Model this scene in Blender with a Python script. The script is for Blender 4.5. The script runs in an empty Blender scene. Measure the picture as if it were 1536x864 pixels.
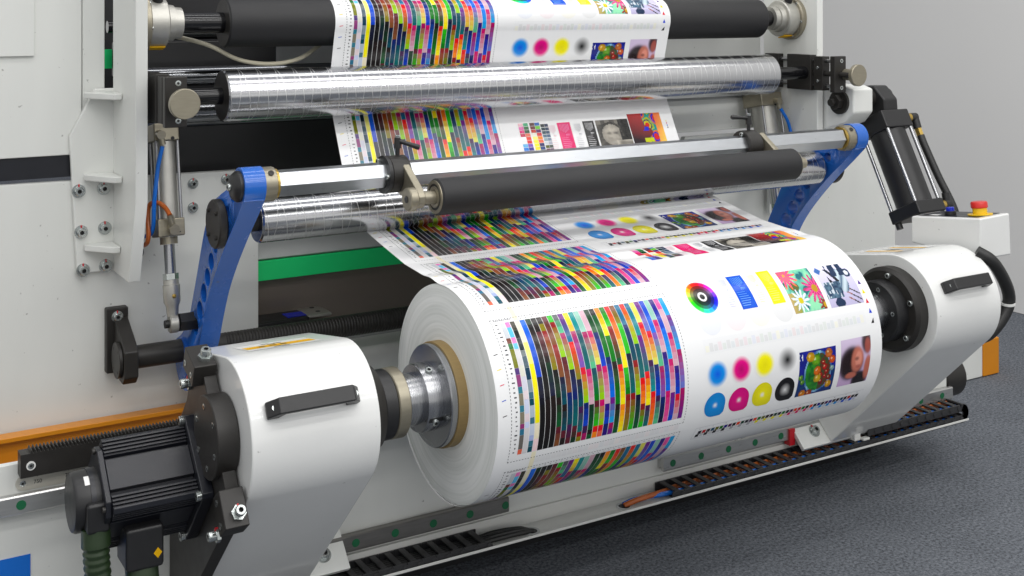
import bpy, math, random
from mathutils import Vector, Matrix
random.seed(7)
C = bpy.context
SC = C.scene
COL = SC.collection
PI = math.pi
ZO = 0.55                      # height of the spindle axis above the carpet
OFF = Vector((0, 0, ZO))

# ------------------------------------------------------------------ materials
def s2l(c):
    c = c / 255.0
    return c / 12.92 if c <= 0.04045 else ((c + 0.055) / 1.055) ** 2.4
def rgb(r, g, b): return (s2l(r), s2l(g), s2l(b), 1.0)

def newmat(name):
    m = bpy.data.materials.new(name); m.use_nodes = True
    nt = m.node_tree; b = nt.nodes['Principled BSDF']
    return m, nt, b
def node(nt, t, **k):
    n = nt.nodes.new(t)
    for a, v in k.items(): setattr(n, a, v)
    return n
def mathn(nt, op, a, b=None, clamp=False):
    n = nt.nodes.new('ShaderNodeMath'); n.operation = op; n.use_clamp = clamp
    for i, v in enumerate((a, b)):
        if v is None: continue
        if isinstance(v, (int, float)): n.inputs[i].default_value = v
        else: nt.links.new(v, n.inputs[i])
    return n.outputs[0]

def mat(name, col, rough=.4, metal=0., var=.06, scale=30., bump=0., bscale=400., coat=0., stretch=(1, 1, 1), rvar=.08, specks=0):
    """paint / metal with a little mottling in colour and gloss"""
    m, nt, b = newmat(name)
    tc = node(nt, 'ShaderNodeTexCoord')
    mp = node(nt, 'ShaderNodeMapping'); mp.inputs['Scale'].default_value = stretch
    nt.links.new(tc.outputs['Object'], mp.inputs[0])
    nz = node(nt, 'ShaderNodeTexNoise'); nz.inputs['Scale'].default_value = scale; nz.inputs['Detail'].default_value = 5
    nt.links.new(mp.outputs[0], nz.inputs['Vector'])
    mix = node(nt, 'ShaderNodeMix', data_type='RGBA')
    lo = tuple(max(0, c * (1 - var)) for c in col[:3]) + (1,)
    hi = tuple(min(1, c * (1 + var)) for c in col[:3]) + (1,)
    mix.inputs[6].default_value = lo; mix.inputs[7].default_value = hi
    nt.links.new(nz.outputs['Fac'], mix.inputs[0]); nt.links.new(mix.outputs[2], b.inputs['Base Color'])
    if specks:
        n3 = node(nt, 'ShaderNodeTexNoise'); n3.inputs['Scale'].default_value = 75; n3.inputs['Detail'].default_value = 2; nt.links.new(tc.outputs['Object'], n3.inputs['Vector'])
        m3 = node(nt, 'ShaderNodeMapRange'); m3.inputs[1].default_value = .735; m3.inputs[2].default_value = .78; m3.inputs[4].default_value = specks
        nt.links.new(n3.outputs['Fac'], m3.inputs[0]); mx3 = node(nt, 'ShaderNodeMix', data_type='RGBA'); mx3.inputs[7].default_value = (.12, .11, .10, 1)
        nt.links.new(m3.outputs[0], mx3.inputs[0]); nt.links.new(mix.outputs[2], mx3.inputs[6]); nt.links.new(mx3.outputs[2], b.inputs['Base Color'])
    mr = node(nt, 'ShaderNodeMapRange'); mr.inputs[3].default_value = max(.02, rough - rvar); mr.inputs[4].default_value = rough + rvar
    nt.links.new(nz.outputs['Fac'], mr.inputs[0]); nt.links.new(mr.outputs[0], b.inputs['Roughness'])
    b.inputs['Metallic'].default_value = metal
    if coat: b.inputs['Coat Weight'].default_value = coat; b.inputs['Coat Roughness'].default_value = .08
    if bump:
        n2 = node(nt, 'ShaderNodeTexNoise'); n2.inputs['Scale'].default_value = bscale
        nt.links.new(mp.outputs[0], n2.inputs['Vector'])
        bp = node(nt, 'ShaderNodeBump'); bp.inputs['Strength'].default_value = bump; bp.inputs['Distance'].default_value = .002
        nt.links.new(n2.outputs['Fac'], bp.inputs['Height']); nt.links.new(bp.outputs[0], b.inputs['Normal'])
    return m

M = {}
M['white'] = mat('white_paint', (.745, .755, .725, 1), .36, var=.07, scale=4, bump=.05, bscale=300, stretch=(2.4, 2.4, .45), rvar=.12, specks=.5)
M['white_gloss'] = mat('white_gloss_paint', (.79, .795, .78, 1), .24, var=.03, scale=9, coat=.5, bump=.03, bscale=160, specks=.6)
M['grey_paint'] = mat('grey_panel', (.50, .515, .51, 1), .4, var=.06, scale=5)
M['black_oxide'] = mat('black_oxide_steel', (.022, .020, .018, 1), .46, metal=.1, var=.25, scale=40, bump=.06)
M['black_plastic'] = mat('black_plastic', (.014, .014, .015, 1), .4, var=.2, scale=60, bump=.05)
M['motor'] = mat('motor_enamel', (.010, .011, .016, 1), .33, var=.2, scale=50, bump=.05)
M['rubber'] = mat('black_rubber', (.013, .013, .0145, 1), .58, var=.22, scale=22, stretch=(1, 3, 3), bump=.08)
M['black_gloss'] = mat('black_gloss', (.006, .006, .007, 1), .16, var=.2)
M['khaki'] = mat('khaki_nickel', (.33, .30, .23, 1), .36, metal=.7, var=.15, scale=40, stretch=(1, 1, 6))
M['steel'] = mat('machined_steel', (.40, .405, .42, 1), .27, metal=1, var=.08, scale=30, stretch=(16, .25, .25), rvar=.04)
M['alu'] = mat('cast_aluminium', (.50, .49, .45, 1), .42, metal=.75, var=.12, scale=60, bump=.12)
M['bar'] = mat('bright_aluminium', (.50, .52, .545, 1), .30, metal=1, var=.08, scale=14, stretch=(2, 12, 12), rvar=.06)
M['zinc'] = mat('zinc_bolt', (.50, .53, .52, 1), .24, metal=.9, var=.15, scale=120)
M['brass'] = mat('brass', (.55, .38, .10, 1), .3, metal=.9, var=.15, scale=80)
M['blue'] = mat('blue_paint', (.010, .120, .52, 1), .26, var=.10, scale=14, specks=.4, coat=.4, bump=.04, bscale=150)
M['orange'] = mat('orange_paint', (.68, .245, .004, 1), .34, var=.06, scale=12, coat=.2)
M['green'] = mat('green_board', (.008, .78, .22, 1), .5, var=.04, scale=12)
M['green_cap'] = mat('green_cap', (.006, .13, .05, 1), .45, var=.1)
M['conduit'] = mat('green_conduit', (.022, .042, .016, 1), .36, var=.12, scale=40)
M['dark_gloss'] = mat('dark_sheet', (.21, .178, .155, 1), .22, var=.12, scale=3)
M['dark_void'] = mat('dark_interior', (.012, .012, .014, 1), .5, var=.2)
M['rail_dark'] = mat('rail_steel', (.26, .25, .235, 1), .34, metal=.85, var=.2, scale=25, stretch=(1, 8, 8))
M['hose_blue'] = mat('blue_hose', (.006, .15, .62, 1), .25, var=.05)
M['hose_orange'] = mat('orange_hose', (.46, .105, .012, 1), .3, var=.1)
M['cable_cream'] = mat('cream_cable', (.50, .47, .36, 1), .45, var=.06)
M['cable_black'] = mat('black_cable', (.013, .013, .013, 1), .45, var=.1)
M['red'] = mat('red_button', (.62, .02, .014, 1), .32, var=.05, coat=.2)
M['yellow'] = mat('yellow_plate', (.78, .50, .01, 1), .36, var=.04)
M['label_yellow'] = mat('label_yellow', (.72, .40, .004, 1), .6, var=.03); M['label_yellow'].node_tree.nodes['Principled BSDF'].inputs['Specular IOR Level'].default_value = .15
M['label_white'] = mat('label_white', (.78, .78, .76, 1), .3, var=.03)
M['ink_hole_black'] = mat('ink_hole_black', (.02, .02, .02, 1), .4, var=.05)  # printed ink, and the shade inside holes, slots and sockets as black colour
M['blue_lens'] = mat('blue_lens', (.005, .02, .42, 1), .15, var=.05)
M['core'] = mat('cardboard_core', (.27, .185, .070, 1), .55, var=.2, scale=60, stretch=(1, 6, 6), bump=.1)
M['mark_red'] = mat('red_paint_mark', (.55, .01, .02, 1), .4, var=.05)
M['ruler'] = mat('etched_ruler', (.62, .60, .53, 1), .34, metal=.25, var=.06, scale=30)
M['rail_light'] = mat('rail_steel_pale', (.52, .52, .51, 1), .30, metal=.8, var=.14, scale=25, stretch=(1, 8, 8))  # same rail steel in a paler tone
M['pvc'] = mat('white_tray', (.74, .74, .71, 1), .36, var=.05, scale=9)
M['wall'] = mat('partition_wall', (.70, .695, .685, 1), .75, var=.015, scale=3)
M['chain'] = mat('chain_nylon', (.030, .030, .032, 1), .42, var=.2, scale=60)

# carpet
m, nt, b = newmat('carpet'); M['carpet'] = m
tc = node(nt, 'ShaderNodeTexCoord')
n1 = node(nt, 'ShaderNodeTexNoise'); n1.inputs['Scale'].default_value = 125; n1.inputs['Detail'].default_value = 9; n1.inputs['Roughness'].default_value = .78
n2 = node(nt, 'ShaderNodeTexNoise'); n2.inputs['Scale'].default_value = 7; n2.inputs['Detail'].default_value = 8
for n in (n1, n2): nt.links.new(tc.outputs['Object'], n.inputs['Vector'])
r1 = node(nt, 'ShaderNodeValToRGB')
r1.color_ramp.elements[0].position = .40; r1.color_ramp.elements[0].color = (.056, .061, .070, 1)
r1.color_ramp.elements[1].position = .64; r1.color_ramp.elements[1].color = (.235, .252, .280, 1)
add = mathn(nt, 'MULTIPLY_ADD', n2.outputs['Fac'], .5); nt.nodes[-1].inputs[2].default_value = .0
mx = mathn(nt, 'ADD', mathn(nt, 'MULTIPLY', n1.outputs['Fac'], .95), mathn(nt, 'MULTIPLY', n2.outputs['Fac'], .07))
nt.links.new(mx, r1.inputs[0]); nt.links.new(r1.outputs[0], b.inputs['Base Color'])
b.inputs['Roughness'].default_value = .95; b.inputs['Specular IOR Level'].default_value = .02
bp = node(nt, 'ShaderNodeBump'); bp.inputs['Strength'].default_value = .25; bp.inputs['Distance'].default_value = .002
nt.links.new(n1.outputs['Fac'], bp.inputs['Height']); nt.links.new(bp.outputs[0], b.inputs['Normal'])

# chrome roller with two crossing helical grooves
def groove_mat(name, base, rough, pitch):
    m, nt, b = newmat(name)
    tc = node(nt, 'ShaderNodeTexCoord'); sp = node(nt, 'ShaderNodeSeparateXYZ')
    nt.links.new(tc.outputs['Object'], sp.inputs[0])
    ang = mathn(nt, 'DIVIDE', mathn(nt, 'ARCTAN2', sp.outputs[1], sp.outputs[2]), 2 * PI)
    px = mathn(nt, 'DIVIDE', sp.outputs[0], pitch)
    masks = []
    for sg, w in ((1, .014), (-1, .011)):
        fr = mathn(nt, 'FRACT', mathn(nt, 'ADD', px, mathn(nt, 'MULTIPLY', ang, sg)))
        d = mathn(nt, 'ABSOLUTE', mathn(nt, 'SUBTRACT', fr, .5))
        masks.append(mathn(nt, 'LESS_THAN', d, w))
    g = mathn(nt, 'MAXIMUM', masks[0], masks[1])
    nz = node(nt, 'ShaderNodeTexNoise'); nz.inputs['Scale'].default_value = 8; nz.inputs['Detail'].default_value = 4
    mp = node(nt, 'ShaderNodeMapping'); mp.inputs['Scale'].default_value = (.4, 9, 9)
    nt.links.new(tc.outputs['Object'], mp.inputs[0]); nt.links.new(mp.outputs[0], nz.inputs['Vector'])
    mix = node(nt, 'ShaderNodeMix', data_type='RGBA'); mix.inputs[6].default_value = base; mix.inputs[7].default_value = (.80, .80, .78, 1)
    nt.links.new(mathn(nt, 'MULTIPLY', g, .4), mix.inputs[0]); nt.links.new(mix.outputs[2], b.inputs['Base Color'])
    ro = mathn(nt, 'ADD', mathn(nt, 'MULTIPLY', nz.outputs['Fac'], .05), mathn(nt, 'ADD', mathn(nt, 'MULTIPLY', g, .2), rough))
    nt.links.new(ro, b.inputs['Roughness']); b.inputs['Metallic'].default_value = 1
    bp = node(nt, 'ShaderNodeBump'); bp.inputs['Strength'].default_value = .25; bp.inputs['Distance'].default_value = .0008; bp.invert = True
    nt.links.new(g, bp.inputs['Height']); nt.links.new(bp.outputs[0], b.inputs['Normal'])
    return m
M['groove'] = groove_mat('grooved_roller', (.53, .535, .55, 1), .17, .040)
M['chrome'] = mat('dark_chrome', (.20, .205, .215, 1), .14, metal=1, var=.05, rvar=.04)

# paper with ink colour attribute
m, nt, b = newmat('printed_paper'); M['paper'] = m
at_ = node(nt, 'ShaderNodeAttribute', attribute_name='ink'); nt.links.new(at_.outputs['Color'], b.inputs['Base Color'])
tc = node(nt, 'ShaderNodeTexCoord')
nz = node(nt, 'ShaderNodeTexNoise'); nz.inputs['Scale'].default_value = 5; nz.inputs['Detail'].default_value = 3
mp = node(nt, 'ShaderNodeMapping'); mp.inputs['Scale'].default_value = (6, 1, 1)
nt.links.new(tc.outputs['Object'], mp.inputs[0]); nt.links.new(mp.outputs[0], nz.inputs['Vector'])
mr = node(nt, 'ShaderNodeMapRange'); mr.inputs[3].default_value = .12; mr.inputs[4].default_value = .26
nt.links.new(nz.outputs['Fac'], mr.inputs[0]); nt.links.new(mr.outputs[0], b.inputs['Roughness']); b.inputs['Specular IOR Level'].default_value = .32
bp = node(nt, 'ShaderNodeBump'); bp.inputs['Strength'].default_value = .12; bp.inputs['Distance'].default_value = .006
nt.links.new(nz.outputs['Fac'], bp.inputs['Height']); nt.links.new(bp.outputs[0], b.inputs['Normal'])

# side of the wound roll: fine rings of layer edges
m, nt, b = newmat('wound_layers'); M['layers'] = m
tc = node(nt, 'ShaderNodeTexCoord'); sp = node(nt, 'ShaderNodeSeparateXYZ'); nt.links.new(tc.outputs['Object'], sp.inputs[0])
rad = mathn(nt, 'SQRT', mathn(nt, 'ADD', mathn(nt, 'POWER', sp.outputs[1], 2), mathn(nt, 'POWER', sp.outputs[2], 2)))
cb = node(nt, 'ShaderNodeCombineXYZ'); nt.links.new(mathn(nt, 'MULTIPLY', rad, 1.0), cb.inputs[0])
nt.links.new(mathn(nt, 'MULTIPLY', sp.outputs[1], .03), cb.inputs[1]); nt.links.new(mathn(nt, 'MULTIPLY', sp.outputs[2], .03), cb.inputs[2])
na = node(nt, 'ShaderNodeTexNoise'); na.inputs['Scale'].default_value = 190; na.inputs['Detail'].default_value = 3
nb = node(nt, 'ShaderNodeTexNoise'); nb.inputs['Scale'].default_value = 34; nb.inputs['Detail'].default_value = 2
for n in (na, nb): nt.links.new(cb.outputs[0], n.inputs['Vector'])
v = mathn(nt, 'ADD', mathn(nt, 'MULTIPLY', na.outputs['Fac'], .5), mathn(nt, 'MULTIPLY', nb.outputs['Fac'], .5))
cr = node(nt, 'ShaderNodeValToRGB')
cr.color_ramp.elements[0].position = .34; cr.color_ramp.elements[0].color = (.64, .66, .63, 1)
cr.color_ramp.elements[1].position = .60; cr.color_ramp.elements[1].color = (.84, .85, .83, 1)
nt.links.new(v, cr.inputs[0]); nt.links.new(cr.outputs[0], b.inputs['Base Color']); b.inputs['Roughness'].default_value = .42
bp = node(nt, 'ShaderNodeBump'); bp.inputs['Strength'].default_value = .35; bp.inputs['Distance'].default_value = .0012
nt.links.new(v, bp.inputs['Height']); nt.links.new(bp.outputs[0], b.inputs['Normal'])

# ------------------------------------------------------------------ mesh builder
class MB:
    def __init__(s): s.v = []; s.f = []; s.m = []
    def add(s, vs, fs, mi=0):
        o = len(s.v); s.v += [Vector(p) for p in vs]
        for f in fs: s.f.append([o + i for i in f]); s.m.append(mi)
        return s
    def box(s, x0, x1, y0, y1, z0, z1, mi=0):
        vs = [(x, y, z) for z in (z0, z1) for y in (y0, y1) for x in (x0, x1)]
        return s.add(vs, [(0, 2, 3, 1), (4, 5, 7, 6), (0, 1, 5, 4), (2, 6, 7, 3), (0, 4, 6, 2), (1, 3, 7, 5)], mi)
    def obox(s, c, ax, ay, az, mi=0):
        """oriented box: centre and three half-extent vectors"""
        c, ax, ay, az = map(Vector, (c, ax, ay, az))
        vs = [c + ax * i + ay * j + az * k for k in (-1, 1) for j in (-1, 1) for i in (-1, 1)]
        return s.add(vs, [(0, 2, 3, 1), (4, 5, 7, 6), (0, 1, 5, 4), (2, 6, 7, 3), (0, 4, 6, 2), (1, 3, 7, 5)], mi)
    def lathe(s, p0, axis, prof, n=40, mi=0):
        """profile of (distance along axis, radius); closed at ends with caps when radius > 0"""
        p0 = Vector(p0); a = Vector(axis).normalized()
        u = a.orthogonal().normalized(); w = a.cross(u)
        o = len(s.v)
        for d, r in prof:
            for i in range(n):
                t = 2 * PI * i / n
                s.v.append(p0 + a * d + (u * math.cos(t) + w * math.sin(t)) * r)
        for k in range(len(prof) - 1):
            for i in range(n):
                j = (i + 1) % n
                s.f.append([o + k * n + i, o + k * n + j, o + (k + 1) * n + j, o + (k + 1) * n + i]); s.m.append(mi)
        s.f.append([o + i for i in range(n)][::-1]); s.m.append(mi)
        e = o + (len(prof) - 1) * n
        s.f.append([e + i for i in range(n)]); s.m.append(mi)
        return s
    def cyl(s, p0, p1, r, r1=None, n=32, mi=0, ch=0):
        p0 = Vector(p0); p1 = Vector(p1); L = (p1 - p0).length; r1 = r if r1 is None else r1
        pr = [(0, r), (L, r1)] if not ch else [(0, r - ch), (ch, r), (L - ch, r1), (L, r1 - ch)]
        return s.lathe(p0, p1 - p0, pr, n, mi)
    def ring(s, p0, p1, ro, ri, n=40, mi=0):
        p0 = Vector(p0); p1 = Vector(p1); a = (p1 - p0).normalized(); u = a.orthogonal().normalized(); w = a.cross(u)
        o = len(s.v)
        for p, r in ((p0, ro), (p1, ro), (p1, ri), (p0, ri)):
            for i in range(n):
                t = 2 * PI * i / n; s.v.append(p + (u * math.cos(t) + w * math.sin(t)) * r)
        for k in range(4):
            for i in range(n):
                j = (i + 1) % n; k2 = (k + 1) % 4
                s.f.append([o + k * n + i, o + k * n + j, o + k2 * n + j, o + k2 * n + i]); s.m.append(mi)
        return s
    def prism(s, poly, lo, hi, ax='x', mi=0):
        """polygon in the two other axes, extruded along ax"""
        def pt(a, b, t): return (t, a, b) if ax == 'x' else ((a, t, b) if ax == 'y' else (a, b, t))
        n = len(poly)
        vs = [pt(a, b, lo) for a, b in poly] + [pt(a, b, hi) for a, b in poly]
        fs = [list(range(n))[::-1], [n + i for i in range(n)]] + [[i, (i + 1) % n, n + (i + 1) % n, n + i] for i in range(n)]
        return s.add(vs, fs, mi)
    def tube(s, pts, r, n=10, mi=0, rfun=None):
        pts = [Vector(p) for p in pts]; o = len(s.v); up = None; K = len(pts)
        for k, p in enumerate(pts):
            d = (pts[min(k + 1, K - 1)] - pts[max(k - 1, 0)]).normalized()
            if up is None: up = d.orthogonal().normalized()
            up = (up - d * up.dot(d)).normalized(); w = d.cross(up)
            rr = r if rfun is None else rfun(k)
            for i in range(n):
                t = 2 * PI * i / n; s.v.append(p + (up * math.cos(t) + w * math.sin(t)) * rr)
        for k in range(K - 1):
            for i in range(n):
                j = (i + 1) % n; s.f.append([o + k * n + i, o + k * n + j, o + (k + 1) * n + j, o + (k + 1) * n + i]); s.m.append(mi)
        s.f.append([o + i for i in range(n)][::-1]); s.m.append(mi)
        s.f.append([o + (K - 1) * n + i for i in range(n)]); s.m.append(mi)
        return s

def curve(ctrl, n=24):
    """Catmull-Rom through points"""
    P = [Vector(p) for p in ctrl]; P = [P[0] * 2 - P[1]] + P + [P[-1] * 2 - P[-2]]; out = []
    seg = len(P) - 3; per = max(2, n // seg)
    for k in range(seg):
        a, b_, c, d = P[k:k + 4]
        for i in range(per):
            t = i / per
            out.append(.5 * ((2 * b_) + (c - a) * t + (2 * a - 5 * b_ + 4 * c - d) * t * t + (3 * b_ - a - 3 * c + d) * t ** 3))
    out.append(P[-2]); return out

def link(o, parent=None):
    COL.objects.link(o)
    if parent is not None: o.parent = parent
    return o
def meta(o, label=None, cat=None, group=None, kind=None):
    for k, v in (('label', label), ('category', cat), ('group', group), ('kind', kind)):
        if v: o[k] = v
    return o
def wloc(o):
    v = Vector((0, 0, 0))
    while o is not None: v += o.location; o = o.parent
    return v
def thing(name, label, cat, loc, group=None):
    o = bpy.data.objects.new(name, None); o.empty_display_size = .05; link(o); o.location = Vector(loc) + OFF
    return meta(o, label, cat, group)
def part(name, mb, mats, parent=None, bevel=0, loc=None, smooth=35, label=None, seg=2):
    """links one mesh; vertices are given in the spindle frame"""
    base = wloc(parent) if parent is not None else (Vector(loc) + OFF if loc is not None else Vector((0, 0, 0)))
    me = bpy.data.meshes.new(name)
    me.from_pydata([tuple(p + OFF - base) for p in mb.v], [], mb.f)
    if not isinstance(mats, (list, tuple)): mats = [mats]
    for x in mats: me.materials.append(M[x] if isinstance(x, str) else x)
    for p, mi in zip(me.polygons, mb.m): p.material_index = mi; p.use_smooth = True
    me.update(); 
    import bmesh
    bm = bmesh.new(); bm.from_mesh(me); bmesh.ops.recalc_face_normals(bm, faces=bm.faces); bm.to_mesh(me); bm.free()
    me.set_sharp_from_angle(angle=math.radians(smooth))
    o = bpy.data.objects.new(name, me); link(o, parent)
    if parent is None: o.location = base
    if bevel:
        md = o.modifiers.new('bevel', 'BEVEL'); md.width = bevel; md.segments = seg; md.limit_method = 'ANGLE'; md.angle_limit = math.radians(40)
        md.harden_normals = True
    if label: o['label'] = label
    return o
def solo(name, mb, mats, label, cat, loc, group=None, bevel=0, kind=None):
    return meta(part(name, mb, mats, None, bevel, loc), label, cat, group, kind)

# shared bolts: head points along +Z, sits on z = 0
_bolt = {}
def bolt_mesh(r, style):
    k = (r, style)
    if k in _bolt: return _bolt[k]
    mb = MB(); n = 24
    h = r * 1.0
    if style == 'washer': mb.cyl((0, 0, 0), (0, 0, r * .28), r * 1.45, n=n); z = r * .28
    elif style == 'nut':
        mb.cyl((0, 0, 0), (0, 0, r * .75), r * 1.45, n=6); z = r * .75; h = r * 1.5
    elif style == 'flush': z = 0; h = r * .18
    else: z = 0
    # socket head with a hexagonal recess
    o = len(mb.v)
    for d, rr in ((z, r * .97), (z + h * .86, r), (z + h, r * .86)):
        for i in range(n): t = 2 * PI * i / n; mb.v.append(Vector((rr * math.cos(t), rr * math.sin(t), d)))
    for d in (z + h, z + h * .35):
        for i in range(n):
            t = 2 * PI * i / n; q = (t + PI / 6) % (PI / 3) - PI / 6; rr = .50 * r / math.cos(q) * .87
            mb.v.append(Vector((rr * math.cos(t), rr * math.sin(t), d)))
    for k2 in range(4):
        for i in range(n):
            j = (i + 1) % n; mb.f.append([o + k2 * n + i, o + k2 * n + j, o + (k2 + 1) * n + j, o + (k2 + 1) * n + i]); mb.m.append(1 if k2 >= 3 else 0)
    mb.f.append([o + 4 * n + i for i in range(n)]); mb.m.append(1)
    if style in ('washer', 'nut'): mb.box(-r * .14, r * .14, r * .8, r * 1.5, r * .1, r * .42 + (r * .5 if style == 'nut' else 0), 2)
    me = bpy.data.meshes.new('bolt')
    me.from_pydata([tuple(p) for p in mb.v], [], mb.f)
    for x in ('zinc', 'ink_hole_black', 'mark_red'): me.materials.append(M[x])
    for p, mi in zip(me.polygons, mb.m): p.material_index = mi; p.use_smooth = True
    me.set_sharp_from_angle(angle=math.radians(35)); _bolt[k] = me
    return me
def bolt(parent, pos, axis, r, style='washer', name='bolt', spin=0, dark=False):
    me = bolt_mesh(r, style)
    if dark:
        kk = (r, style, 'd')
        if kk not in _bolt:
            me = me.copy(); me.materials[0] = M['black_oxide']; _bolt[kk] = me
        me = _bolt[kk]
    o = bpy.data.objects.new(name, me); link(o, parent)
    a = Vector(axis).normalized()
    ref = Vector((0, 0, 1)) if abs(a.z) < .9 else Vector((0, 1, 0))
    yv = (ref - a * ref.dot(a)).normalized(); xv = yv.cross(a)
    R = Matrix((xv, yv, a)).transposed() @ Matrix.Rotation(spin, 3, 'Z')
    o.rotation_euler = R.to_euler(); o.location = Vector(pos) + OFF - wloc(parent)
    return o

# ------------------------------------------------------------------ setting
mb = MB().add([(-14, -14, -ZO), (14, -14, -ZO), (14, 14, -ZO), (-14, 14, -ZO)], [(0, 1, 2, 3)])
meta(part('carpet_floor', mb, 'carpet'), kind='structure')
mb = MB().box(3.31, 3.37, -3.0, 9.0, -ZO + .002, 3.2)
solo('partition_wall', mb, 'wall', 'plain grey booth wall standing on the carpet to the right behind the machine', 'wall', (3.34, 3, -ZO))

# ------------------------------------------------------------------ paper web profile (y, z)
def arc(cy, cz, r, a0, a1, n): return [(cy + r * math.cos(math.radians(a0 + (a1 - a0) * i / (n - 1))), cz + r * math.sin(math.radians(a0 + (a1 - a0) * i / (n - 1)))) for i in range(n)]
RR = .2004
def profile():
    P = [(1.03, .20), (1.03, .62)] + arc(.995, .62, .035, 20, 90, 6)
    P += [(.80, .715)] + arc(.572, .687, .0552, 75, 205, 40) + arc(.4995, .5333, .0557, 10, -30, 14)
    P += [(.5294, .4668), (.4803, .3706), (.45, .315), (.432, .285)] + arc(.38, .2935, .046, -15, -72, 10)[1:]
    P += [(.375, .2500), (.338, .2425), (.26, .2272), (.187, .2140)]
    for i in range(9): y = .165 - i * .014; P.append((y, .2012 + .0105 * (max(0, y - .03) / .157) ** 1.25))
    P += arc(0, 0, RR, 86, 345, 262)
    return P
PF = [Vector(p) for p in profile()]
SS = [0.0]
for a_, b_ in zip(PF, PF[1:]): SS.append(SS[-1] + (b_ - a_).length)
i0 = min(range(len(PF)), key=lambda i: abs(PF[i].x) + (9 if PF[i].y < 0 or PF[i].y > .25 else 0))
base_s = SS[i0]; SS = [s - base_s for s in SS]
import bisect
def buckle(x, s):
    """the sheet lifts in a low wave just before it meets the roll"""
    d = s + .055
    return .0042 * math.exp(-(d / .032) ** 2) * math.cos(d / .017) * (.35 + .65 * max(0, math.sin(PI * (x + .12) / 1.1)) * (1 - .6 * x))
def web_pt(x, s, lift=0):
    i = min(max(bisect.bisect_right(SS, s) - 1, 0), len(PF) - 2)
    t = (s - SS[i]) / (SS[i + 1] - SS[i]); p = PF[i].lerp(PF[i + 1], t)
    a = PF[max(i - 1, 0)]; b = PF[min(i + 2, len(PF) - 1)]; d = (b - a).normalized(); n = Vector((d.y, -d.x))
    # printed side: away from the roll, towards the front on the way down
    p = p + n * (lift + buckle(x, s))
    return Vector((x, p.x, p.y))
WW = .952

# ------------------------------------------------------------------ printed artwork
class Art:
    def __init__(s): s.v = []; s.f = []; s.c = []
    def poly(s, pts, cols, lift):
        o = len(s.v)
        for (x, sv), c in zip(pts, cols): s.v.append(web_pt(x, sv, lift)); s.c.append(tuple(q ** 1.08 for q in c) if max(c) < .84 or min(c) < .5 else c)
        s.f.append(list(range(o, o + len(pts))))
    def rect(s, x0, x1, a, b, c, lift=.0003, c2=None):
        n = max(1, int(math.ceil((b - a) / .006)))
        for i in range(n):
            t0, t1 = i / n, (i + 1) / n
            ca = c if c2 is None else tuple(p + (q - p) * t0 for p, q in zip(c, c2)); cb = c if c2 is None else tuple(p + (q - p) * t1 for p, q in zip(c, c2))
            s.poly([(x0, a + (b - a) * t0), (x1, a + (b - a) * t0), (x1, a + (b - a) * t1), (x0, a + (b - a) * t1)], [ca, ca, cb, cb], lift)
    def tri(s, pts, c, lift=.0003): s.poly(pts, [c] * 3, lift)
    def line(s, p, q, w, c, lift=.0003):
        d = Vector((q[0] - p[0], q[1] - p[1])); L = d.length
        if L < 1e-6: return
        d /= L; n = Vector((-d.y, d.x)) * w / 2; k = max(1, int(L / .008))
        for i in range(k):
            a = Vector(p) + d * L * i / k; b = Vector(p) + d * L * (i + 1) / k
            s.poly([tuple(a - n), tuple(b - n), tuple(b + n), tuple(a + n)], [c] * 4, lift)
    def disc(s, cx, cs, r, fn, rings=10, n=36, shape=None, lift=.0003):
        """fn(rho, theta) -> colour; shape(theta) scales the radius"""
        for k in range(rings):
            for i in range(n):
                pts = []; cols = []
                quad = ((k, i), (k + 1, i), (k + 1, i + 1), (k, i + 1))
                for kk, ii in quad:
                    t = 2 * PI * ii / n; rho = kk / rings; q = r * rho * (shape(t) if shape else 1)
                    pts.append((cx + q * math.cos(t), cs + q * math.sin(t))); cols.append(fn(rho, t))
                if k == 0: pts = pts[1:]; cols = cols[1:]
                s.poly(pts, cols, lift)
    def picture(s, x0, x1, a, b, fn, nu=40, nv=40, lift=.0003):
        for j in range(nv):
            for i in range(nu):
                c = fn((i + .5) / nu, (j + .5) / nv)
                if c is None: continue
                u0, u1 = x0 + (x1 - x0) * i / nu, x0 + (x1 - x0) * (i + 1) / nu; v0, v1 = a + (b - a) * j / nv, a + (b - a) * (j + 1) / nv
                s.poly([(u0, v0), (u1, v0), (u1, v1), (u0, v1)], [c] * 4, lift)
def K(r, g, b): return (s2l(r), s2l(g), s2l(b))
PAPER = (.86, .865, .87)
def mixc(a, b, t): t = min(1, max(0, t)); return tuple(p + (q - p) * t for p, q in zip(a, b))
def ghost(c, t=.12): return mixc(PAPER, c, t)
BLK = K(24, 24, 28)
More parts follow.
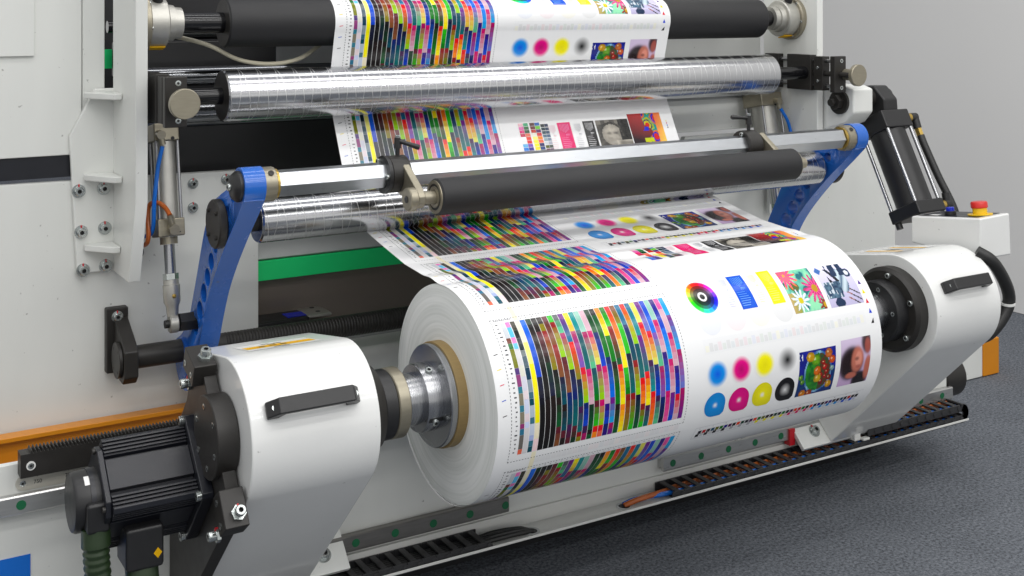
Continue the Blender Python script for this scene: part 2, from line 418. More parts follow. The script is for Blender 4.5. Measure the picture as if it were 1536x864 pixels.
# chart columns, each a list of (share of height, first colour, last colour), read top to bottom
_d = dict(k=K(20, 18, 20), k2=K(38, 28, 26), bg=K(14, 58, 34), dg=K(8, 92, 46), g=K(0, 128, 22), lg=K(40, 190, 20), yg=K(150, 205, 0), mint=K(90, 190, 140),
          pm=K(150, 200, 184), t=K(0, 110, 112), dt=K(0, 82, 98), t2=K(0, 148, 150), tb=K(0, 112, 150), nb=K(14, 40, 112), n2=K(14, 22, 62), b=K(0, 70, 200), bb=K(0, 112, 225),
          cy=K(20, 165, 225), ind=K(50, 14, 130), pu=K(118, 26, 140), pl=K(130, 90, 180), lav=K(110, 120, 200), mag=K(170, 10, 100), mg2=K(205, 0, 110), pk=K(236, 90, 166), pp=K(214, 176, 190),
          rd=K(230, 20, 24), rs=K(220, 0, 50), dr=K(150, 20, 24), mr=K(100, 30, 46), br=K(134, 82, 44), ol=K(140, 130, 10), or_=K(250, 140, 10), sal=K(238, 110, 80), yo=K(225, 190, 70), y=K(250, 235, 0), py=K(224, 218, 96), gy=K(96, 100, 104), dp=K(72, 30, 86))
COLS = [
 [(.45, 'bb', 'b'), (.25, 'n2', 'k'), (.30, 'k', 'k')],
 [(.10, 'bg', 'k'), (.22, 'k2', 'k2'), (.30, 'k', 'k'), (.38, 'k2', 'k')],
 [(.12, 'k', 'k2'), (.24, 'mr', 'k2'), (.24, 'bg', 'n2'), (.40, 'k2', 'k')],
 [(.12, 'k2', 'ol'), (.30, 'dr', 'ol'), (.20, 'k', 'bg'), (.22, 'k2', 'dg'), (.16, 'mr', 'br')],
 [(.24, 'mr', 'br'), (.24, 'dr', 'br'), (.20, 'n2', 'dt'), (.20, 'k2', 'dt'), (.12, 'mr', 'k2')],
 [(.06, 'lg', 'lg'), (.28, 'dr', 'yg'), (.26, 'mr', 'br'), (.24, 'nb', 'dt'), (.16, 'dp', 'mr')],
 [(.16, 'gy', 'mint'), (.28, 'mag', 'yg'), (.22, 'n2', 'nb'), (.20, 'dt', 't'), (.14, 'mr', 'bg')],
 [(.24, 'pu', 'tb'), (.28, 'rd', 'ol'), (.20, 'n2', 'dt'), (.20, 'dp', 't'), (.08, 'dr', 'ol')],
 [(.16, 'y', 'yo'), (.28, 'mag', 'pl'), (.26, 'rs', 'yg'), (.18, 'nb', 'b'), (.12, 'dp', 'mag')],
 [(.16, 't2', 't2'), (.30, 'dt', 't'), (.26, 'mg2', 'pp'), (.20, 'bg', 'dg'), (.08, 'k2', 'dg')],
 [(.18, 'pm', 'pm'), (.28, 'mag', 'mint'), (.24, 'dt', 'g'), (.20, 'mr', 'lg'), (.10, 'rd', 'or_')],
 [(.18, 'pp', 'pp'), (.26, 'mg2', 'py'), (.26, 'mag', 'yg'), (.20, 'mg2', 'yg'), (.10, 'rs', 'sal')],
 [(.20, 'bg', 'dg'), (.26, 'nb', 'b'), (.28, 'mg2', 'pp'), (.16, 'ind', 'b'), (.10, 'nb', 'ind')],
 [(.06, 'k', 'k'), (.34, 'dg', 'g'), (.30, 'nb', 'bb'), (.20, 'pu', 'cy'), (.10, 'mag', 'pu')],
 [(.24, 'or_', 'y'), (.20, 'g', 'g'), (.32, 'k2', 'g'), (.24, 'k2', 'dg')],
 [(.17, 'g', 'lg'), (.30, 'dr', 'dg'), (.30, 'rd', 'y'), (.23, 'or_', 'y')],
 [(.28, 'rd', 'or_'), (.22, 'yo', 'y'), (.20, 'lg', 'g'), (.30, 'dr', 'ol')],
 [(.16, 'br', 'ol'), (.24, 'lg', 'lg'), (.30, 'n2', 't'), (.30, 'dr', 'lg')],
 [(.18, 'tb', 'tb'), (.28, 'nb', 'dt'), (.26, 'dr', 'yg'), (.28, 'n2', 'dg')],
 [(.34, 'rd', 'yg'), (.26, 'dt', 't'), (.20, 'rd', 'or_'), (.20, 'dr', 'lg')],
 [(.28, 'tb', 't2'), (.28, 'pu', 't'), (.26, 'rd', 'y'), (.18, 'dp', 't')],
 [(.18, 'py', 'py'), (.30, 'rs', 'yo'), (.24, 'dp', 't2'), (.28, 'rd', 'or_')],
 [(.26, 'pu', 'lav'), (.26, 'rs', 'py'), (.24, 'nb', 'b'), (.24, 'dp', 'mint')],
 [(.28, 'b', 'bb'), (.26, 'pl', 'mint'), (.24, 'mag', 'pl'), (.22, 'nb', 'n2')],
 [(.18, 'pm', 'pm'), (.26, 'mg2', 'pp'), (.30, 'ind', 'bb'), (.26, 'mg2', 'pk')],
 [(.26, 'ind', 'b'), (.24, 'bb', 'cy'), (.26, 'mg2', 'pp'), (.24, 'pu', 'b')],
 [(.10, 'pk', 'pk'), (.20, 'pp', 'pp'), (.26, 'mg2', 'pp'), (.22, 'ind', 'b'), (.22, 'rs', 'pp')],
 [(.16, 'cy', 'cy'), (.28, 'pu', 'cy'), (.30, 'mag', 'lav'), (.26, 'mag', 'pu')],
]
def chart(A, s0):
    x0, x1, H = .0857, .4135, .239; n = len(COLS); w = (x1 - x0) / n
    for ci, segs in enumerate(COLS):
        xa = x0 + ci * w; s = s0
        for fr, ca, cb in segs:
            h = fr * H; k = max(1, round(fr * 20))
            for i in range(k):
                A.rect(xa + .0003, xa + w - .0007, s + h * i / k, s + h * (i + 1) / k, mixc(_d[ca], _d[cb], i / max(1, k - 1)))
            s += h
    # wedge columns on the left
    seq = [(.0448, .0088, [(.14, K(205, 210, 216)), (.045, K(120, 60, 46)), (.045, K(30, 120, 60)), (.15, K(124, 128, 10)), (.05, K(90, 60, 130)), (.09, K(150, 70, 130)), (.05, K(50, 130, 150)), (.09, K(136, 130, 112)), (.05, K(60, 130, 150)), (.09, K(136, 130, 112)), (.04, K(150, 60, 120)), (.05, K(50, 120, 150)), (.12, K(112, 108, 104)), (.045, K(230, 110, 80))]),
           (.0550, .0088, [(.045, K(240, 130, 195)), (.085, K(100, 195, 240)), (.045, K(240, 130, 195)), (.045, K(110, 200, 240)), (.12, K(216, 214, 216)), (.08, K(220, 220, 206)), (.10, K(214, 214, 226)), (.06, K(230, 216, 222)), (.1, K(208, 214, 236)), (.06, K(230, 214, 218)), (.045, K(200, 210, 240)), (.2, K(216, 214, 216))]),
           (.0654, .0092, [(.08, K(64, 62, 48)), (.07, K(30, 40, 40)), (.10, K(10, 42, 52)), (.045, K(120, 130, 130)), (.09, K(84, 104, 116)), (.09, K(0, 62, 88)), (.09, K(140, 156, 166)), (.05, K(60, 110, 130)), (.05, K(0, 78, 96)), (.09, K(176, 190, 204)), (.05, K(70, 120, 140)), (.09, K(198, 208, 226)), (.045, K(170, 184, 226)), (.05, K(60, 120, 140)), (.05, K(0, 84, 100))]),
           (.0758, .0094, [(.18, K(240, 232, 200)), (.16, K(244, 236, 130)), (.42, K(248, 238, 0)), (.12, K(240, 230, 200)), (.10, K(246, 214, 216))])]
    for xa, ww, cells in seq:
        s = s0; tot = sum(c[0] for c in cells)
        for fr, c in cells:
            h = fr / tot * H; A.rect(xa, xa + ww, s, s + h - .0003, c); s += h
    # dashed frame, tick marks and little captions
    g = K(70, 70, 76)
    a, b = s0 - .0088, s0 + .2515
    x = .0275
    while x < .4215: A.rect(x, x + .0032, a, a + .0011, g); A.rect(x, x + .0032, b, b + .0011, g); x += .006
    s = a
    while s < b: A.rect(.0270, .0282, s, s + .003, g); A.rect(.4205, .4216, s, s + .003, g); s += .006
    rnd = random.Random(3); s = s0 + .002
    while s < s0 + H: A.rect(.0335 + rnd.random() * .003, .0375 + rnd.random() * .003, s, s + .0016 + rnd.random() * .0012, g); s += .0082
    for ci in range(n): A.rect(x0 + ci * w + .003, x0 + ci * w + .0062, s0 - .0042, s0 - .0031, K(130, 130, 136))
    for i in range(9): A.rect(.034 + i * .0042, .0368 + i * .0042, a + .0022, a + .0040, K(120, 120, 126))
    for i, c in enumerate((K(40, 40, 44), K(240, 220, 0), K(220, 20, 80), K(20, 90, 200), K(40, 40, 44))): A.line((.010, s0 + .058 + i * .0262), (.0185, s0 + .0565 + i * .0262), .0014, c)
    # pale show-through between the charts
    for ci in range(n): A.rect(x0 + ci * w, x0 + (ci + 1) * w - .001, s0 + H + .015, s0 + H + .027, ghost(_d[COLS[ci][-1][1]], .07), .0001)
    A.rect(.0758, .0852, s0 + H + .001, s0 + .281, ghost(K(248, 225, 90), .35), .0001)

def vn(x, y):
    """value noise 0..1"""
    xi, yi = math.floor(x), math.floor(y); fx, fy = x - xi, y - yi; fx = fx * fx * (3 - 2 * fx); fy = fy * fy * (3 - 2 * fy)
    def hsh(i, j): q = math.sin(i * 127.1 + j * 311.7) * 43758.5453; return q - math.floor(q)
    return (hsh(xi, yi) * (1 - fx) + hsh(xi + 1, yi) * fx) * (1 - fy) + (hsh(xi, yi + 1) * (1 - fx) + hsh(xi + 1, yi + 1) * fx) * fy
def P_flowers(u, v):
    h = 3.2 * (vn(u * 7, v * 6 + u * 3) - .5) + 1.2 * (vn(u * 17 + 5, v * 15) - .5)
    c = mixc(K(70, 170, 160), K(150, 225, 180), .5 + .5 * h)
    if h < -.8: c = K(20, 110, 120)
    def daisy(cx, cy, R, k, ca, cb, cc, rc):
        d = math.hypot(u - cx, v - cy); t = math.atan2(v - cy, u - cx)
        if d < rc: return cc
        if d < R * (.72 + .28 * math.cos(k * t)): return mixc(ca, cb, .5 + .5 * math.cos(k * t + d * 18))
        return None
    for a in ((.17, .12, .36, 13, K(240, 60, 170), K(250, 130, 60), K(240, 170, 60), .04), (.86, .52, .36, 12, K(236, 90, 160), K(190, 40, 110), K(190, 150, 20), .09), (.30, .74, .27, 11, K(240, 244, 250), K(176, 200, 220), K(214, 200, 20), .075), (.98, .9, .2, 9, K(160, 50, 60), K(110, 70, 20), K(200, 160, 0), .06)):
        q = daisy(*a)
        if q: return q
    if (u - .28) ** 2 / .02 + (v - .42) ** 2 / .012 < 1: return K(96, 110, 60)
    if u < .24 and v > .55: return mixc(K(196, 170, 110), K(150, 160, 60), u * 4)
    return c
def P_tools(u, v):
    bgc = mixc(K(222, 220, 240), K(190, 184, 216), v)
    navy = K(20, 50, 86); steel = K(96, 130, 152)
    if .34 < u < .95 and v < .30 and math.sin(u * 26 + v * 4) > -.55 and u - .15 * v < .82: return navy
    if u < .22 and abs(u - .1) + abs(v - .12) < .10: return K(60, 110, 180)
    if .26 < u < .55 and .1 < v < .45 and math.sin(u * 30 - v * 18) > .1: return K(26, 30, 44)
    if .08 < u + .1 * v < .58 and .42 < v < .80: return mixc(navy, steel, vn(u * 22, v * 18)) if vn(u * 30 + 7, v * 9) < .74 else K(200, 210, 220)
    if (u - .62) ** 2 / .03 + (v - .42) ** 2 / .09 < 1: return mixc(K(60, 96, 128), K(200, 216, 226), abs(math.sin(u * 14 + v * 9)))
    if math.hypot((u - .88), (v - .26)) < .11: return navy if math.hypot(u - .88, v - .26) > .06 else K(220, 226, 236)
    if .18 < u < .46 and .80 < v < 1 and abs(u - .32) + abs(v - .92) < .17: return navy
    for i in range(3):
        d = abs((v - .56 - .13 * i) - (u - .6) * .62)
        if .62 < u < .98 and d < .018: return K(50, 44, 50) if u > .75 else K(150, 90, 70)
    return bgc
def P_fruit(u, v):
    e = ((u - .52) / .36) ** 2 + ((v - .5) / .44) ** 2
    balls = [(.30, .14, .11, K(236, 180, 20)), (.80, .12, .10, K(220, 120, 50)), (.90, .27, .09, K(226, 90, 30)), (.45, .22, .12, K(120, 190, 30)), (.50, .46, .10, K(240, 120, 10)), (.52, .63, .10, K(226, 190, 30)), (.86, .82, .09, K(230, 170, 20)), (.18, .94, .09, K(230, 140, 20)), (.36, .96, .09, K(190, 70, 20)), (.06, .55, .06, K(110, 180, 40)), (.12, .66, .06, K(90, 160, 40)), (.70, .40, .07, K(200, 20, 24)), (.66, .30, .05, K(190, 16, 20)), (.76, .52, .06, K(176, 12, 22)), (.63, .72, .06, K(150, 14, 24)), (.84, .66, .07, K(150, 20, 30)), (.60, .56, .05, K(196, 20, 20)), (.72, .62, .05, K(180, 20, 30)), (.90, .46, .06, K(150, 190, 190))]
    for cx, cy, r, c in balls:
        d = math.hypot(u - cx, (v - cy))
        if d < r: c = mixc(c, K(60, 50, 20), .5 * vn(u * 26, v * 26)); return mixc(c, K(255, 250, 200) if (u - cx + .3 * r) ** 2 + (v - cy + .3 * r) ** 2 < (r * .3) ** 2 else (0, 0, 0), .45 if d < r * .5 and (u - cx + .3 * r) ** 2 + (v - cy + .3 * r) ** 2 < (r * .3) ** 2 else .5 * (d / r) ** 3)
    if .90 < e < 1.10: return mixc(K(150, 200, 226), K(50, 100, 160), abs(math.sin(u * 11 + v * 4)))
    n = 2 * vn(u * 20, v * 18) - 1
    if e < .9: return mixc(K(10, 90, 40), K(50, 150, 40), .5 + .5 * n) if u < .55 else mixc(K(120, 16, 26), K(30, 90, 50), .5 + .5 * n)
    if u < .10 and .06 < v < .26 and n > 0: return K(226, 230, 236)
    return mixc(K(22, 34, 120), K(16, 70, 110) if v > .5 else K(30, 40, 160), .5 + .5 * n)
def P_woman(u, v):
    def el(cx, cy, a, b, k=5): return 1 / (1 + math.exp(min(60, (((u - cx) / a) ** 2 + ((v - cy) / b) ** 2 - 1) * k)))
    c = mixc(K(216, 200, 226), K(200, 170, 210), v)
    c = mixc(c, K(40, 26, 28), el(.36, .52, .40, .36, 9))
    c = mixc(c, K(70, 50, 54), el(.86, .12, .16, .22)); c = mixc(c, K(170, 90, 80), el(.9, .2, .1, .16))
    c = mixc(c, K(200, 120, 100), el(.56, .45, .20, .27, 7)); c = mixc(c, K(226, 150, 130), el(.60, .44, .11, .16, 5))
    c = mixc(c, K(96, 54, 50), .8 * el(.54, .43, .06, .035, 2)); c = mixc(c, K(150, 66, 66), .7 * el(.60, .60, .07, .035, 2))
    c = mixc(c, K(30, 22, 28), el(.72, .92, .26, .20, 9)); c = mixc(c, K(190, 110, 92), el(.93, .66, .12, .26, 7)); c = mixc(c, K(190, 110, 92), el(.40, .78, .18, .07, 6))
    return c
def P_bust(u, v):
    n = 2.4 * vn(u * 6, v * 6) - 1.2; n2 = 2 * vn(u * 21, v * 19) - 1
    g = 92 + 30 * n + 14 * n2
    if v < .14: g = 84 if int(u * 7) % 2 else 130
    d = ((u - .42) / .30) ** 2 + ((v - .52) / .36) ** 2
    if d < 1: g = 150 + 46 * n * .6 + 30 * (1 - d) + 10 * n2
    if u > .68 and v < .72: g = 34 + 10 * n2
    if u > .5 and v > .72: g = 190 - 60 * abs(n)
    for ex in (.34, .54): g -= 80 * math.exp(-((u - ex) / .07) ** 2 - ((v - .47) / .05) ** 2)
    if d > 1 and d < 1.5 and v < .6: g = 60 + 26 * n2
    g = max(16, min(235, g)); return K(g * 1.02, g * .985, g * .92)
def P_abs(u, v):
    n = math.sin(u * 23 + 5 * v) * math.cos(v * 19 - 7 * u)
    if u > .80: return mixc(K(240, 130, 70), K(245, 210, 90), min(1, max(0, v + .4 * (u - .8) * 5 - .3)))
    c = mixc(K(190, 60, 60), K(34, 12, 26), min(1, v * 1.1 + .35 * (.4 - u)))
    if u > .42 and u + .18 * math.sin(v * 8) > .48:
        pal = [K(220, 30, 20), K(30, 40, 210), K(236, 120, 20), K(20, 160, 150), K(190, 210, 20), K(40, 60, 120), K(230, 220, 30)]
        i = int((math.sin(u * 13 + 2.2 * v) + math.sin(v * 10 - 4 * u) + 2) * 1.9) % len(pal); c = mixc(pal[i], (0, 0, 0), .15 + .15 * n)
    if .36 < u < .62 and .78 < v < .90: c = K(200, 210, 10)
    if .38 < u < .55 and .42 < v < .55 and n > -.5: c = K(20, 40, 200)
    return c
def images(A, o):
    """one period of the right hand artwork, o = offset along the web"""
    # row A: patch target, line screens, sculpture, abstract
    rnd = random.Random(11)
    pal = [[(236, 190, 200), (60, 170, 120), (90, 40, 30), (20, 100, 180)], [(225, 110, 180), (0, 110, 50), (110, 20, 20), (110, 200, 20)], [(225, 0, 120), (0, 80, 40), (200, 40, 20), (90, 20, 110)], [(200, 0, 80), (236, 120, 90), (240, 236, 220), (220, 20, 40)], [(250, 250, 250), (230, 50, 20), (240, 236, 130), (240, 140, 20)], [(235, 235, 235), (220, 20, 24), (244, 236, 60), (240, 110, 80)], [(90, 180, 230), (130, 80, 190), (250, 240, 0), (20, 10, 100)], [(20, 130, 220), (40, 20, 150), (250, 230, 20), (10, 60, 130)], [(0, 90, 210), (30, 10, 120), (235, 235, 235), (0, 70, 30)]]
    for j, row in enumerate(pal):
        for i, c in enumerate(row):
            x = .475 + i * .0145 + (.004 if i > 1 else 0); s = -.060 + j * .0090; A.rect(x, x + .0138, o + s, o + s + .0082, K(*c))
    for j, c in enumerate([(24, 40, 44), (20, 60, 70), (60, 90, 100), (90, 120, 140), (150, 170, 180), (210, 214, 220), (90, 96, 20), (110, 10, 60)]):
        x = .5385; s = -.055 + j * .0092; A.rect(x, x + .011, o + s, o + s + .0078, K(*c)); A.rect(x + .0115, x + .022, o + s, o + s + .0078, mixc(K(*c), K(40, 60, 120), .4))
    def strip(x0, x1, s0, s1, c, lc, dark):
        if c: A.rect(x0, x1, o + s0, o + s1, c)
        w = x1 - x0; h = s1 - s0
        for i in range(7):
            xx = x0 + w * (.18 + .10 * i); A.rect(xx, xx + .0007 + .0001 * i, o + s0 + h * .06, o + s0 + h * (.36 - .03 * abs(i - 3)), lc, .0005)
        for i in range(7):
            yy = s0 + h * (.52 + .062 * i); A.rect(x0 + w * .12, x0 + w * (.80 - .06 * abs(i - 3)), o + yy, o + yy + .0007 + .0001 * i, lc, .0005)
        for i in range(5):
            a = PI * .5 * i / 4; A.line((x0 + w * .5, o + s0 + h * .40), (x0 + w * (.5 + .32 * math.cos(a)), o + s0 + h * (.40 + .08 * math.sin(a))), .0006, lc, .0005)
    pk = K(228, 10, 112)
    strip(.556, .584, -.055, .022, None, mixc(PAPER, pk, .35), 0); strip(.587, .626, -.056, .022, pk, K(244, 150, 200), 1)
    strip(.632, .660, -.055, .022, None, K(180, 182, 188), 0); strip(.664, .698, -.056, .022, BLK, K(226, 226, 228), 1)
    A.picture(.703, .804, o - .056, o + .022, P_bust); A.picture(.8065, .912, o - .068, o + .020, P_abs)
    for i, c in enumerate((K(240, 220, 0), K(210, 10, 100), K(20, 100, 200), BLK)): A.rect(.926, .9285, o - .045 + i * .006, o - .041 + i * .006, c)
    # row B: colour wheel, screens, flowers, tools, triangles
    def wheel(rho, t):
        k = int(t / (2 * PI) * 18 + .5) / 18.0; hue = (.97 - k + .78) % 1.0
        import colorsys
        q = int(rho * 5.2)
        if rho < .155: return BLK
        if rho < .30: return (.9, .9, .9)
        val = (.10, .10, .25, .55, .95, 1)[min(5, q)]; sat = (0, 0, 1, 1, 1, .72)[min(5, q)]
        r, g, b_ = colorsys.hsv_to_rgb(hue, sat, val); return K(r * 245, g * 235, b_ * 245)
    A.disc(.5075, o + .1535, .0360, wheel, 26, 72)
    bl = K(6, 92, 214); ye = K(246, 238, 0)
    strip(.560, .589, .115, .192, None, mixc(PAPER, bl, .35), 0); strip(.592, .632, .116, .194, bl, K(120, 180, 240), 1)
    strip(.640, .668, .115, .192, None, mixc(PAPER, ye, .45), 0); strip(.674, .7085, .115, .194, ye, K(250, 246, 140), 1)
    A.picture(.7225, .8135, o + .124, o + .221, P_flowers, 52, 52); A.picture(.8245, .921, o + .126, o + .222, P_tools, 52, 52)
    for i, c in enumerate((K(84, 20, 150), K(244, 226, 0), K(220, 20, 60), K(20, 70, 210), BLK)):
        x = .9305; s = o + .177 + i * .0212; A.tri([(x, s - .005), (x + .0045, s + .0052), (x - .0045, s + .0052)] if i != 4 else [(x + .004, s - .006), (x + .004, s + .005), (x - .005, s + .005)], c)
    # faint show-through of the layer below
    for i, c in enumerate((K(20, 110, 210), K(220, 20, 110), K(240, 220, 0), K(60, 60, 66))):
        A.disc(.500 + i * .0640, o + .205, .0275, lambda r, t, c=c: ghost(c, .09), 8, 32, lift=.0002)
    rnd = random.Random(5); gp = [K(40, 40, 60), K(200, 30, 60), K(30, 120, 150), K(60, 140, 60), K(240, 230, 0), K(60, 60, 66), K(30, 100, 210), K(210, 40, 120)]
    A.rect(.468, .912, o + .238, o + .266, ghost(K(90, 110, 160), .03), .0001)
    for i in range(40): A.rect(.4715 + i * .0109, .4805 + i * .0109, o + .246 + (.0 if i % 2 else .004), o + .262, ghost(gp[rnd.randrange(8)], .12), .0002)
    # row C: soft dots, inverse dots, fruit, portrait, control bar
    cm = [(K(10, 150, 230), K(10, 96, 226)), (K(232, 0, 140), K(190, 0, 110)), (K(248, 240, 0), K(236, 226, 0)), (K(60, 54, 46), K(14, 14, 16))]
    for i, (c, cc) in enumerate(cm):
        def soft(r, t, c=c, cc=cc, i=i):
            if i == 3: return mixc(cc, PAPER, max(0, min(1, r * 1.02)) ** 1.25)
            return mixc(mixc(cc, c, r * 1.6), PAPER, max(0, (r - .62) / .38) ** 1.1)
        A.disc(.4945 + i * .0613, o + .306, .027, soft, 12, 36)
        def drop(t):
            a, b_ = math.cos(t), math.sin(t)
            return min(1.22, 1 / max(abs(a), abs(b_))) if a > 0 and b_ > 0 else 1.0
        def ring(r, t, c=c, cc=cc, i=i):
            if i == 3: return mixc(K(226, 226, 226), BLK, min(1, r * 1.75) ** .8)
            return mixc((.9, .9, .9), mixc(c, mixc(c, (0, 0, .02), .22), r), min(1, max(0, (r - .03) * 4.2)) ** .8)
        A.disc(.4935 + i * .0613, o + .3685, .0262, ring, 12, 40, drop)
    A.picture(.7115, .8145, o + .297, o + .394, P_fruit, 54, 54); A.picture(.8300, .9175, o + .290, o + .392, P_woman, 44, 44)
    rnd = random.Random(9)
    t1 = [K(30, 22, 40), K(190, 20, 30), K(50, 16, 30), K(10, 80, 110), K(110, 110, 10), K(10, 120, 30), K(30, 10, 140), K(90, 20, 90), K(24, 24, 28), K(230, 70, 20), K(10, 70, 50)]
    for i in range(40):
        x = .4725 + i * .0111; A.rect(x, x + .0088, o + .4275, o + .4365, t1[i % 11] if i < 12 else t1[rnd.randrange(11)])
        c2 = (BLK, K(180, 180, 184), K(240, 230, 0), K(225, 0, 110), K(20, 150, 220), K(10, 90, 210))[min(5, i // 7)]
        A.rect(x - .003, x + .0058, o + .4370, o + .4455, c2 if i % 2 == 0 else mixc(PAPER, c2, .25))
        if i % 3 == 0: A.rect(x, x + .002, o + .421, o + .4225, K(90, 90, 96))
    A.rect(.462, .924, o + .4175, o + .4182, K(190, 192, 198)); A.rect(.462, .924, o + .4495, o + .4502, K(190, 192, 198)); A.rect(.462, .4626, o + .4175, o + .4502, K(190, 192, 198))

ART = Art()
for k in range(-7, 2): chart(ART, .141 + .2825 * k)
for k in (-2, -1, 0): images(ART, .5625 * k)

# ------------------------------------------------------------------ the paper roll
roll = thing('paper_roll', 'large white roll of glossy printed paper with rainbow test charts winding onto the spindle', 'paper roll', (0, 0, 0))
mb = MB().lathe((0, 0, 0), (1, 0, 0), [(.0005, .098), (.0005, .194), (.0012, .1972), (.0035, .1993), (.006, .2), (WW - .006, .2), (WW - .0035, .1993), (WW - .0012, .1972), (WW - .0005, .194), (WW - .0005, .098)], 160)
part('wound_paper', mb, 'layers', roll, smooth=60)
mb = MB().ring((-.019, 0, 0), (WW + .012, 0, 0), .0965, .086, 72); part('cardboard_core', mb, 'core', roll, bevel=.001)
# continuous sheet: outer wrap of the roll plus the span up through the rollers
me_v = []; me_f = []; me_c = []
NX = 17
xs = [WW * i / (NX - 1) for i in range(NX)]
sgrid = sorted(set(SS + [SS[0] + i * .008 for i in range(int((SS[-1] - SS[0]) / .008))]))
sgrid = [s for i, s in enumerate(sgrid) if i == 0 or s - sgrid[i - 1] > 1e-5]
for s in sgrid:
    for x in xs: me_v.append(web_pt(x, s)); me_c.append(PAPER)
for j in range(len(sgrid) - 1):
    for i in range(NX - 1): a = j * NX + i; me_f.append([a, a + 1, a + NX + 1, a + NX])
o_ = len(me_v); me_v += ART.v; me_c += ART.c; me_f += [[o_ + i for i in f] for f in ART.f]
me = bpy.data.meshes.new('printed_sheet'); me.from_pydata([tuple(v) for v in me_v], [], me_f)
ca = me.color_attributes.new('ink', 'FLOAT_COLOR', 'POINT')
flat = []
for c in me_c: flat += [c[0], c[1], c[2], 1.0]
ca.data.foreach_set('color', flat)
me.materials.append(M['paper']); me.polygons.foreach_set('use_smooth', [True] * len(me.polygons)); me.update()
link(bpy.data.objects.new('printed_sheet', me), roll)

# ------------------------------------------------------------------ spindle heads
def head(x0, x1, side, name, label):
    """side = +1: spindle nose towards +x (left head); -1: towards -x"""
    t = thing(name, label, 'machine head', ((x0 + x1) / 2, .2, -.405))
    prof = [(.2, .0925)] + [(.126 * math.cos(math.radians(a)), .127 * math.sin(math.radians(a))) for a in list(range(82, 226, 4))] + [(.206, -.386), (.262, -.330), (.262, -.13)]
    part('housing', MB().prism(prof, x0, x1), 'white_gloss', t, bevel=.003, smooth=25)
    nx = x1 if side > 0 else x0
    # carrying handle
    h0, h1 = (x0 + .028, x0 + .188) if side > 0 else (x0 + .036, x0 + .19)
    ca_, sa_ = math.cos(math.radians(150)), math.sin(math.radians(150))
    rad = Vector((0, ca_, sa_)); tan = Vector((0, -sa_, ca_)); fc = Vector((0, .127 * ca_, .127 * sa_))
    g = MB()
    n0 = [(h0, 0), (h0 - .002, .010), (h0 + .014, .032), (h1 - .014, .032), (h1 + .002, .010), (h1, 0), (h1 - .022, 0), (h1 - .022, .004), (h1 - .028, .022), (h0 + .028, .022), (h0 + .022, .004), (h0 + .022, 0)]
    w = .0135
    vs = [fc + rad * (d - .002) + tan * sg * w + Vector((x, 0, 0)) for sg in (-1, 1) for x, d in n0]; n = len(n0)
    fs = [[0, 1, 2, 9, 10, 11], [2, 3, 8, 9], [3, 4, 5, 6, 7, 8]]
    fs = fs + [[n + i for i in f][::-1] for f in fs] + [[i, n + i, n + (i + 1) % n, (i + 1) % n] for i in range(n)]
    g.add(vs, fs); hd = part('handle', g, 'black_plastic', t, bevel=.0025)
    for hx in (h0 + .009, h1 - .009): bolt(hd, fc + rad * .0195 + Vector((hx, 0, 0)) , rad, .0048, 'flush', 'screw')
    # warning stickers on the sloping top
    def top(x, y): # point on the top flat
        y0, z0 = .126 * math.cos(math.radians(82)), .127 * math.sin(math.radians(82)); q = (y - y0) / (.2 - y0); return Vector((x, y, z0 + (.0925 - z0) * q + .0006))
    L = MB()
    sx = x0 + .05
    def quad(xa, xb, ya, yb, mi, up=0): L.add([top(xa, ya) + Vector((0, 0, up)), top(xb, ya) + Vector((0, 0, up)), top(xb, yb) + Vector((0, 0, up)), top(xa, yb) + Vector((0, 0, up))], [(0, 1, 2, 3)], mi)
    if side > 0:
        quad(sx, sx + .135, .035, .125, 0); quad(sx + .004, sx + .131, .056, .090, 1, .0003)
        for xa in (.03, .05, .07): quad(sx + xa, sx + xa + .012, .068, .078, 2, .0006)
        for xa, ya in ((.055, .095), (.045, .104), (.068, .099), (.05, .045), (.063, .041)): quad(sx + xa, sx + xa + .014, ya, ya + .006, 2, .0003)
    else:
        for k in (0, .085): quad(sx + k - .02, sx + k + .05, .03, .15, 0); quad(sx + k + .004, sx + k + .022, .034, .146, 1, .0003)
        for xa in (.03, .045): quad(sx + xa, sx + xa + .006, .07, .1, 2, .0003)
    part('warning_sticker', L, ['label_white', 'label_yellow', 'ink_hole_black'], t)
    return t
hl = head(-.413, -.186, 1, 'spindle_head', 'glossy white spindle head with the motor plate, nearest the camera at lower left')
X = (1, 0, 0)
# left head: black bearing stack and the chuck
part('bearing_cover', MB().lathe((-.186, 0, 0), X, [(0, .094), (.012, .092), (.030, .078), (.036, .074), (.036, .05), (.0362, .05)], 64), 'black_oxide', hl)
part('brake_ring', MB().cyl((-.146, 0, 0), (-.120, 0, 0), .0625, n=64, ch=.002), 'black_plastic', hl)
part('clamp_ring', MB().cyl((-.1195, 0, 0), (-.096, 0, 0), .063, n=64, ch=.002), 'khaki', hl)
ck = part('chuck', MB().lathe((-.098, 0, 0), X, [(0, .047), (.036, .047), (.0365, .0605), (.040, .062), (.064, .062), (.066, .0915), (.068, .0935), (.078, .0935), (.080, .092)], 72), 'steel', hl)
for a in (118, 208, 28): 
    d = Vector((0, math.cos(math.radians(a)), math.sin(math.radians(a)))); bolt(ck, Vector((-.047, 0, 0)) + d * .061, d, .0068, 'plain', 'set_screw')
    part('set_screw_stem', MB().cyl(Vector((-.047, 0, 0)) + d * .058, Vector((-.047, 0, 0)) + d * .070, .0045, n=12), 'steel', ck) if False else None
sl = MB(); d = Vector((0, math.cos(math.radians(205)), math.sin(math.radians(205)))); tn = Vector((0, -d.z, d.y))
sl.obox(Vector((-.046, 0, 0)) + d * .0612, (.013, 0, 0), tn * .0052, d * .0012); part('chuck_slot', sl, 'ink_hole_black', ck, bevel=.003)
